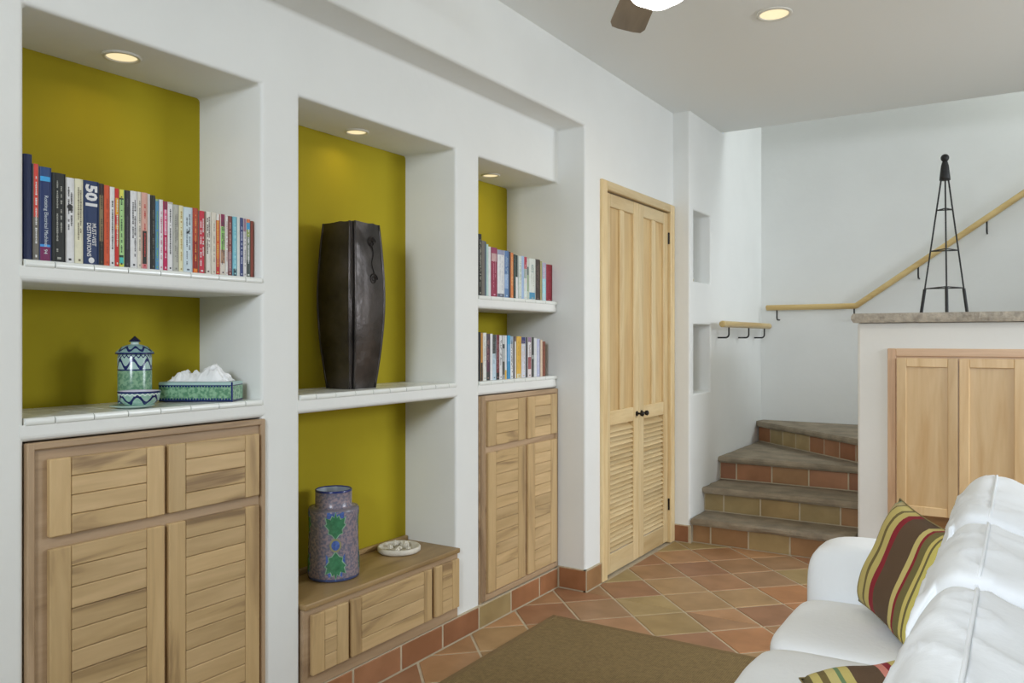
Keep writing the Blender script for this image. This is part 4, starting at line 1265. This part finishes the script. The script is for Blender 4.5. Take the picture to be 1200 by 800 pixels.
bm = nb()
NS = 26
rings = []
for i in range(NS + 1):
    t = i / NS
    s6 = sec(t)
    ring = []
    for a, b in zip(s6, s6[1:] + s6[:1]):
        n_ = 6 if (b - a).length > 0.05 else 1
        for k in range(n_):
            p = a.lerp(b, k / n_)
            nn = Vector((p.x, p.y, 0)).normalized()
            p = p + nn * (0.006 * math.sin(math.pi * k / n_) + 0.004 * noise.noise(Vector((p.x * 22, p.y * 22, p.z * 14))))
            if i == NS: p.z += 0.006 * noise.noise(Vector((p.x * 30, p.y * 30, 2))) 
            ring.append(bm.verts.new(p))
    rings.append(ring)
n_ = len(rings[0])
for a, b in zip(rings, rings[1:]):
    for i in range(n_): bm.faces.new((a[i], a[(i + 1) % n_], b[(i + 1) % n_], b[i]))
bm.faces.new(rings[0][::-1])
# inside of the open top
inner = [bm.verts.new((v.co.x * 0.93, v.co.y * 0.93, v.co.z)) for v in rings[-1]]
deep = [bm.verts.new((v.co.x * 0.86, v.co.y * 0.86, HT - 0.10)) for v in rings[-1]]
for i in range(n_):
    bm.faces.new((rings[-1][i], rings[-1][(i + 1) % n_], inner[(i + 1) % n_], inner[i]))
    bm.faces.new((inner[i], inner[(i + 1) % n_], deep[(i + 1) % n_], deep[i]))
bm.faces.new(deep)
o = obj('vessel', bm, M['sculpt'], sc_, world=False, smooth=True)
o.data.set_sharp_from_angle(angle=math.radians(38))
# flanged seams on the corners
for ci in (0, 2, 3, 5):
    bm = nb()
    tube(bm, [sec(i / 24)[ci] * 1.0 + Vector((0, 0, 0)) for i in range(25)], 0.0045, 6)
    obj('seam', bm, M['sculpt'], sc_, world=False, smooth=True)


def face_pt(t, s_):
    q = sec(t); p = q[2].lerp(q[3], s_)
    nn = Vector((math.cos(PH + 0.8), math.sin(PH + 0.8), 0))
    return p + nn * (0.006 * math.sin(math.pi * s_) + 0.002), (q[3] - q[2]).normalized(), nn


for t, rr in ((0.885, 0.021), (0.660, 0.022)):
    c, e1, nn = face_pt(t, 0.58)
    bm = nb()
    pts = []
    for k in range(40):
        a = k / 39 * 1.9 * 2 * math.pi; r_ = rr * (1 - 0.86 * k / 39)
        pts.append(c + e1 * (r_ * math.cos(a)) + Vector((0, 0, 1)) * (r_ * math.sin(a)))
    tube(bm, pts, 0.0021, 6)
    obj('spiral', bm, M['bronze'], sc_, world=False, smooth=True)
bm = nb()
pts = []
for k in range(16):
    c, e1, nn = face_pt(0.86 - 0.17 * k / 15, 0.58)
    pts.append(c + e1 * 0.006 * math.sin(k / 15 * 2 * math.pi * 1.2))
tube(bm, pts, 0.0018, 6)
obj('relief_line', bm, M['bronze'], sc_, world=False, smooth=True)

# ================================================================== OBELISK ON THE COUNTER
OX, OY, OZ = 1.473, 4.90, 1.3862
ob = thing('iron_obelisk', (OX, OY, OZ), 'black iron three-legged garden obelisk with ball finial', 'obelisk')
top = Vector((0, 0, 0.745))
feet = [Vector((0.128 * math.cos(a), 0.128 * math.sin(a), 0)) for a in (math.radians(-82), math.radians(38), math.radians(158))]
heads = [Vector((f.x * 0.13, f.y * 0.13, 0.74)) for f in feet]
for f, hd in zip(feet, heads):
    bm = nb(); tube(bm, [f, hd], 0.0042, 8)
    lg = obj('leg', bm, M['iron'], ob, world=False)
    bm = nb(); tube(bm, [f, f.lerp(hd, 0.18)], 0.0085, 10)
    obj('foot_sleeve', bm, M['iron'], lg, world=False)
for zz in (0.136, 0.338, 0.556):
    bm = nb()
    c = [f.lerp(hd, zz / 0.74) for f, hd in zip(feet, heads)]
    for a, b in zip(c, c[1:] + c[:1]): tube(bm, [a, b], 0.0032, 6)
    obj('cross_ring', bm, M['iron'], ob, world=False)
bm = nb(); lathe(bm, [(0, 0.715), (0.027, 0.713), (0.026, 0.73), (0.019, 0.79), (0.013, 0.812), (0.011, 0.818), (0, 0.818)], 20)
obj('cap', bm, M['iron'], ob, world=False, smooth=True)
bm = nb(); bmesh.ops.create_uvsphere(bm, u_segments=20, v_segments=12, radius=0.021, matrix=Matrix.Translation((0, 0, 0.832)))
obj('finial_ball', bm, M['iron'], ob, world=False, smooth=True)

# ---- little figurine in the upper stair niche
fg = thing('bird_figurine', (0.062, 4.872, 1.6055), 'small dark bird figurine with yellow base in the stair niche', 'figurine')
bm = nb(); lathe(bm, [(0, 0), (0.022, 0), (0.024, 0.01), (0.016, 0.035), (0, 0.04)], 16)
obj('base', bm, plain('figurine_yellow', 'b09a50', 0.5, vary=0.1), fg, world=False, smooth=True)
bm = nb(); lathe(bm, [(0, 0.036), (0.016, 0.04), (0.022, 0.065), (0.018, 0.09), (0.010, 0.105), (0.012, 0.116), (0.007, 0.128), (0, 0.131)], 16)
tube(bm, [(0.008, -0.004, 0.117), (0.024, -0.012, 0.112)], [0.004, 0.001], 6)
obj('bird_body', bm, M['bronze'], fg, world=False, smooth=True)

# ================================================================== RUG
m, n, l, b = new_mat('sisal')
tc = n.new('ShaderNodeTexCoord')
wv = [n.new('ShaderNodeTexWave') for _ in range(2)]
for w_, d_ in zip(wv, ('X', 'Y')):
    w_.bands_direction = d_; w_.inputs['Scale'].default_value = 42; w_.inputs['Distortion'].default_value = 1.5
    l.new(tc.outputs['Object'], w_.inputs['Vector'])
mm_ = n.new('ShaderNodeMath'); mm_.operation = 'MULTIPLY'
l.new(wv[0].outputs['Fac'], mm_.inputs[0]); l.new(wv[1].outputs['Fac'], mm_.inputs[1])
nz = n.new('ShaderNodeTexNoise'); nz.inputs['Scale'].default_value = 60; nz.inputs['Detail'].default_value = 5
l.new(tc.outputs['Object'], nz.inputs['Vector'])
ad = n.new('ShaderNodeMath'); ad.operation = 'ADD'; l.new(mm_.outputs[0], ad.inputs[0]); l.new(nz.outputs['Fac'], ad.inputs[1])
rp = n.new('ShaderNodeValToRGB')
rp.color_ramp.elements[0].position = 0.35; rp.color_ramp.elements[0].color = lin('6a5736') + (1,)
rp.color_ramp.elements[1].position = 1.1 if False else 1.0; rp.color_ramp.elements[1].color = lin('927c50') + (1,)
l.new(ad.outputs[0], rp.inputs['Fac']); l.new(rp.outputs[0], b.inputs['Base Color'])
b.inputs['Roughness'].default_value = 0.95
bp = n.new('ShaderNodeBump'); bp.inputs['Strength'].default_value = 0.5; bp.inputs['Distance'].default_value = 0.006
l.new(ad.outputs[0], bp.inputs['Height']); l.new(bp.outputs[0], b.inputs['Normal'])
M['sisal'] = m
rug = thing('sisal_rug', (1.05, 2.0, 0.0045), 'flat olive brown sisal rug on the clay tiles', 'rug')
boxobj('weave', (0.065, 2.05, 0.55, 3.135, 0.0045, 0.0125), m, rug, bev=0.003)
bm = nb()
for d in ((0.045, 0.070, 0.53, 3.155), (2.045, 2.07, 0.53, 3.155), (0.070, 2.045, 3.13, 3.155), (0.070, 2.045, 0.53, 0.555)):
    box(bm, *d, 0.0045, 0.0138, bev=0.002, seg=1)
obj('bound_edge', bm, plain('rug_binding', '7a6440', 0.9, bump=0.3, bscale=150), rug)

# ================================================================== SOFA
sf = thing('sofa', (1.6, 2.0, 0.0135), 'white slipcovered sofa with loose back cushions on the rug', 'sofa')
ZB = 0.0142
bm = nb(); box(bm, 1.250, 2.00, 0.72, 2.90, ZB + 0.03, 0.285, bev=0.02, seg=3)
obj('base', bm, M['linen'], sf, smooth=True)
for fx in (1.29, 1.95):
    for fy in (0.78, 2.85):
        bm = nb(); lathe(bm, [(0, ZB), (0.02, ZB), (0.026, 0.05), (0, 0.05)], 16, (fx, fy, 0))
        obj('foot', bm, M['oak'], sf)
bm = nb(); box(bm, 1.80, 2.04, 0.72, 2.90, 0.20, 0.76, bev=0.05, seg=4)
obj('back', bm, M['linen'], sf, smooth=True)
for ya, yb in ((2.722, 2.915), (0.70, 0.885)):
    bm = nb()
    puff(bm, 0.40, (yb - ya) / 2, 0.285, p=7, n=26, wrinkle=0.003, wscale=6, seed=ya)
    for v in bm.verts:
        v.co += Vector((1.62, (ya + yb) / 2, 0.305))
        s_ = 1 if ya > 2 else -1
        v.co.y += s_ * 0.02 * max(0, (v.co.z - 0.35) / 0.25) ** 2
    obj('arm', bm, M['linen'], sf, smooth=True)
for i in range(4):
    y1 = 2.728 - (0.483 * i if i < 3 else 1.391); y0 = y1 - (0.489 if i < 2 else 0.462)
    bm = nb(); puff(bm, 0.262, (y1 - y0) / 2, 0.082, p=7, n=16, wrinkle=0.003, wscale=5, seed=i * 7, sag=0.006)
    for v in bm.verts: v.co += Vector((1.478, (y0 + y1) / 2, 0.344))
    cu_ = obj('seat_cushion', bm, M['linen'], sf, smooth=True)
for i, (ya, yb) in enumerate(((1.99, 2.705), (1.50, 2.00), (0.88, 1.51))):
    bm = nb()
    NC = 39
    bmesh.ops.create_cube(bm, size=2.0)
    bmesh.ops.subdivide_edges(bm, edges=bm.edges[:], cuts=NC, use_grid_fill=True)
    rot = Matrix.Rotation(math.radians(13), 3, 'Y')
    ridge = []
    sy, sz, p = (yb - ya) / 2, 0.232, 3.2
    for v in bm.verts:
        c = v.co.copy()
        q = c / (abs(c.x) ** p + abs(c.y) ** (p * 4) + abs(c.z) ** p) ** (1 / p)
        sx = 0.078 if c.x < 0 else 0.17
        w = Vector((q.x * sx, max(-1, min(1, q.y)) * sy, q.z * sz))
        nn = Vector((q.x / 0.11, q.y / sy * 0.3, q.z / sz)).normalized()
        yy = w.y + (ya + yb) / 2
        g = Vector((yy * 5, (w.z + yy * 0.5) * 7, w.x * 6))
        fold = 0.010 * noise.noise(g) + 0.008 * (1 - 2 * abs(noise.noise(g * 1.7 + Vector((4, 1, 2))))) ** 3
        w += nn * fold
        if abs(c.z - 1) < 1e-4 and abs(c.x) < 1e-4:
            ridge.append((c.y, v))
        v.co = rot @ w + Vector((1.708, (ya + yb) / 2, 0.636))
    raw = [v.co.copy() for k_, v in sorted(ridge, key=lambda r_: r_[0]) if abs(k_) < 0.985]
    pts = [(raw[max(k_ - 1, 0)] + raw[k_] * 2 + raw[min(k_ + 1, len(raw) - 1)]) / 4 + Vector((0, 0, 0.0022)) for k_ in range(len(raw))]
    cush = obj('back_cushion', bm, M['linen'], sf, smooth=True)
    keep = pts[:1]
    for q_ in pts[1:]:
        if (q_ - keep[-1]).length > 0.016: keep.append(q_)
    bm = nb(); tube(bm, keep, 0.0032, 8)
    obj('piping', bm, M['linen'], cush, smooth=True)

# ---- striped pillows
ST = [(0.03, '6b5f3a'), (0.06, '93a080'), (0.13, 'b8a878'), (0.15, '6f6238'), (0.26, 'c8b870'), (0.30, '74653a'), (0.38, 'c9b96f'), (0.45, '8e1c2a'), (0.68, '5e4833'), (0.74, 'd0bf78'), (0.77, '8e1c2a'), (0.84, '72683c'), (0.87, 'cbb968'), (0.885, '6b5f3a'), (1.0, 'c6b862')]
M['stripe'] = stripes('striped_weave', ST, 0)
ST2 = [(0.06, '6b5f3a'), (0.12, 'c8b870'), (0.17, '74653a'), (0.24, 'cbbd7c'), (0.27, '6f8a60'), (0.34, 'c9b96f'), (0.56, '5e4833'), (0.62, 'd98a7c'), (0.67, '8e1c2a'), (0.80, 'cdbb72'), (0.85, '5e4833'), (1.0, 'c2b594')]
M['stripe2'] = stripes('striped_weave_pink', ST2, 0)


def pillow(name, label, c, ex, ez, hw, hh, ht, mat, seed):
    root = thing(name, (0, 0, 0), label, 'pillow', 'striped pillows on the sofa')
    ex = Vector(ex).normalized(); ez = Vector(ez); ez = (ez - ex * ez.dot(ex)).normalized(); ey = ez.cross(ex)
    N = 22
    bm = nb(); side = []
    for sgn in (1, -1):
        g = []
        for i in range(N + 1):
            row = []
            for j in range(N + 1):
                u, v = i / N * 2 - 1, j / N * 2 - 1
                t = ((1 - u ** 4) * (1 - v ** 4))
                t = max(0, t) ** 0.55
                k = 1 - 0.07 * (1 - u * u) * (v * v) - 0.0
                k2 = 1 - 0.07 * (1 - v * v) * (u * u)
                wob = 0.012 * noise.noise(Vector((u * 1.7 + seed, v * 1.7, sgn * 2.0)))
                if sgn == -1 and (i in (0, N) or j in (0, N)):
                    row.append(side[0][i][j])
                else:
                    row.append(bm.verts.new((u * hw * k2, sgn * (ht * t + wob * t), v * hh * k)))
            g.append(row)
        side.append(g)
        for i in range(N):
            for j in range(N):
                bm.faces.new((g[i][j], g[i + 1][j], g[i + 1][j + 1], g[i][j + 1]))
    o = obj('pillow_cover', bm, mat, root, world=False, smooth=True)
    root.location = c
    root.rotation_euler = Matrix((ex, ey, ez)).transposed().to_euler()
    # corner piping
    bm = nb()
    e = [side_pt for side_pt in ()]
    pts = []
    for (i0, j0, di, dj) in ((0, 0, 1, 0), (N, 0, 0, 1), (N, N, -1, 0), (0, N, 0, -1)):
        for k in range(N):
            i, j = i0 + di * k, j0 + dj * k
            u, v = i / N * 2 - 1, j / N * 2 - 1
            pts.append(Vector((u * hw * (1 - 0.07 * (1 - v * v) * (u * u)), 0, v * hh * (1 - 0.07 * (1 - u * u) * v * v))))
    tube(bm, pts + [pts[0]], 0.0022, 6, caps=False)
    obj('piping', bm, M['pip'], root, world=False, smooth=True)
    return root


M['pip'] = plain('pillow_piping', '8a7a50', 0.9, vary=0.1)
pillow('throw_pillow', 'striped brown, red and yellow pillow leaning by the far sofa arm', (1.553, 2.475, 0.600), (0.47, -0.883, -0.05), (0.10, 0.053, 0.31), 0.21, 0.168, 0.060, M['stripe'], 1.0)
pillow('throw_pillow', 'striped pillow with pink stripe lying on the sofa seat', (1.578, 1.86, 0.468), (0.86, 0.42, 0.16), (-0.42, 0.86, 0.10), 0.14, 0.16, 0.048, M['stripe2'], 5.0)
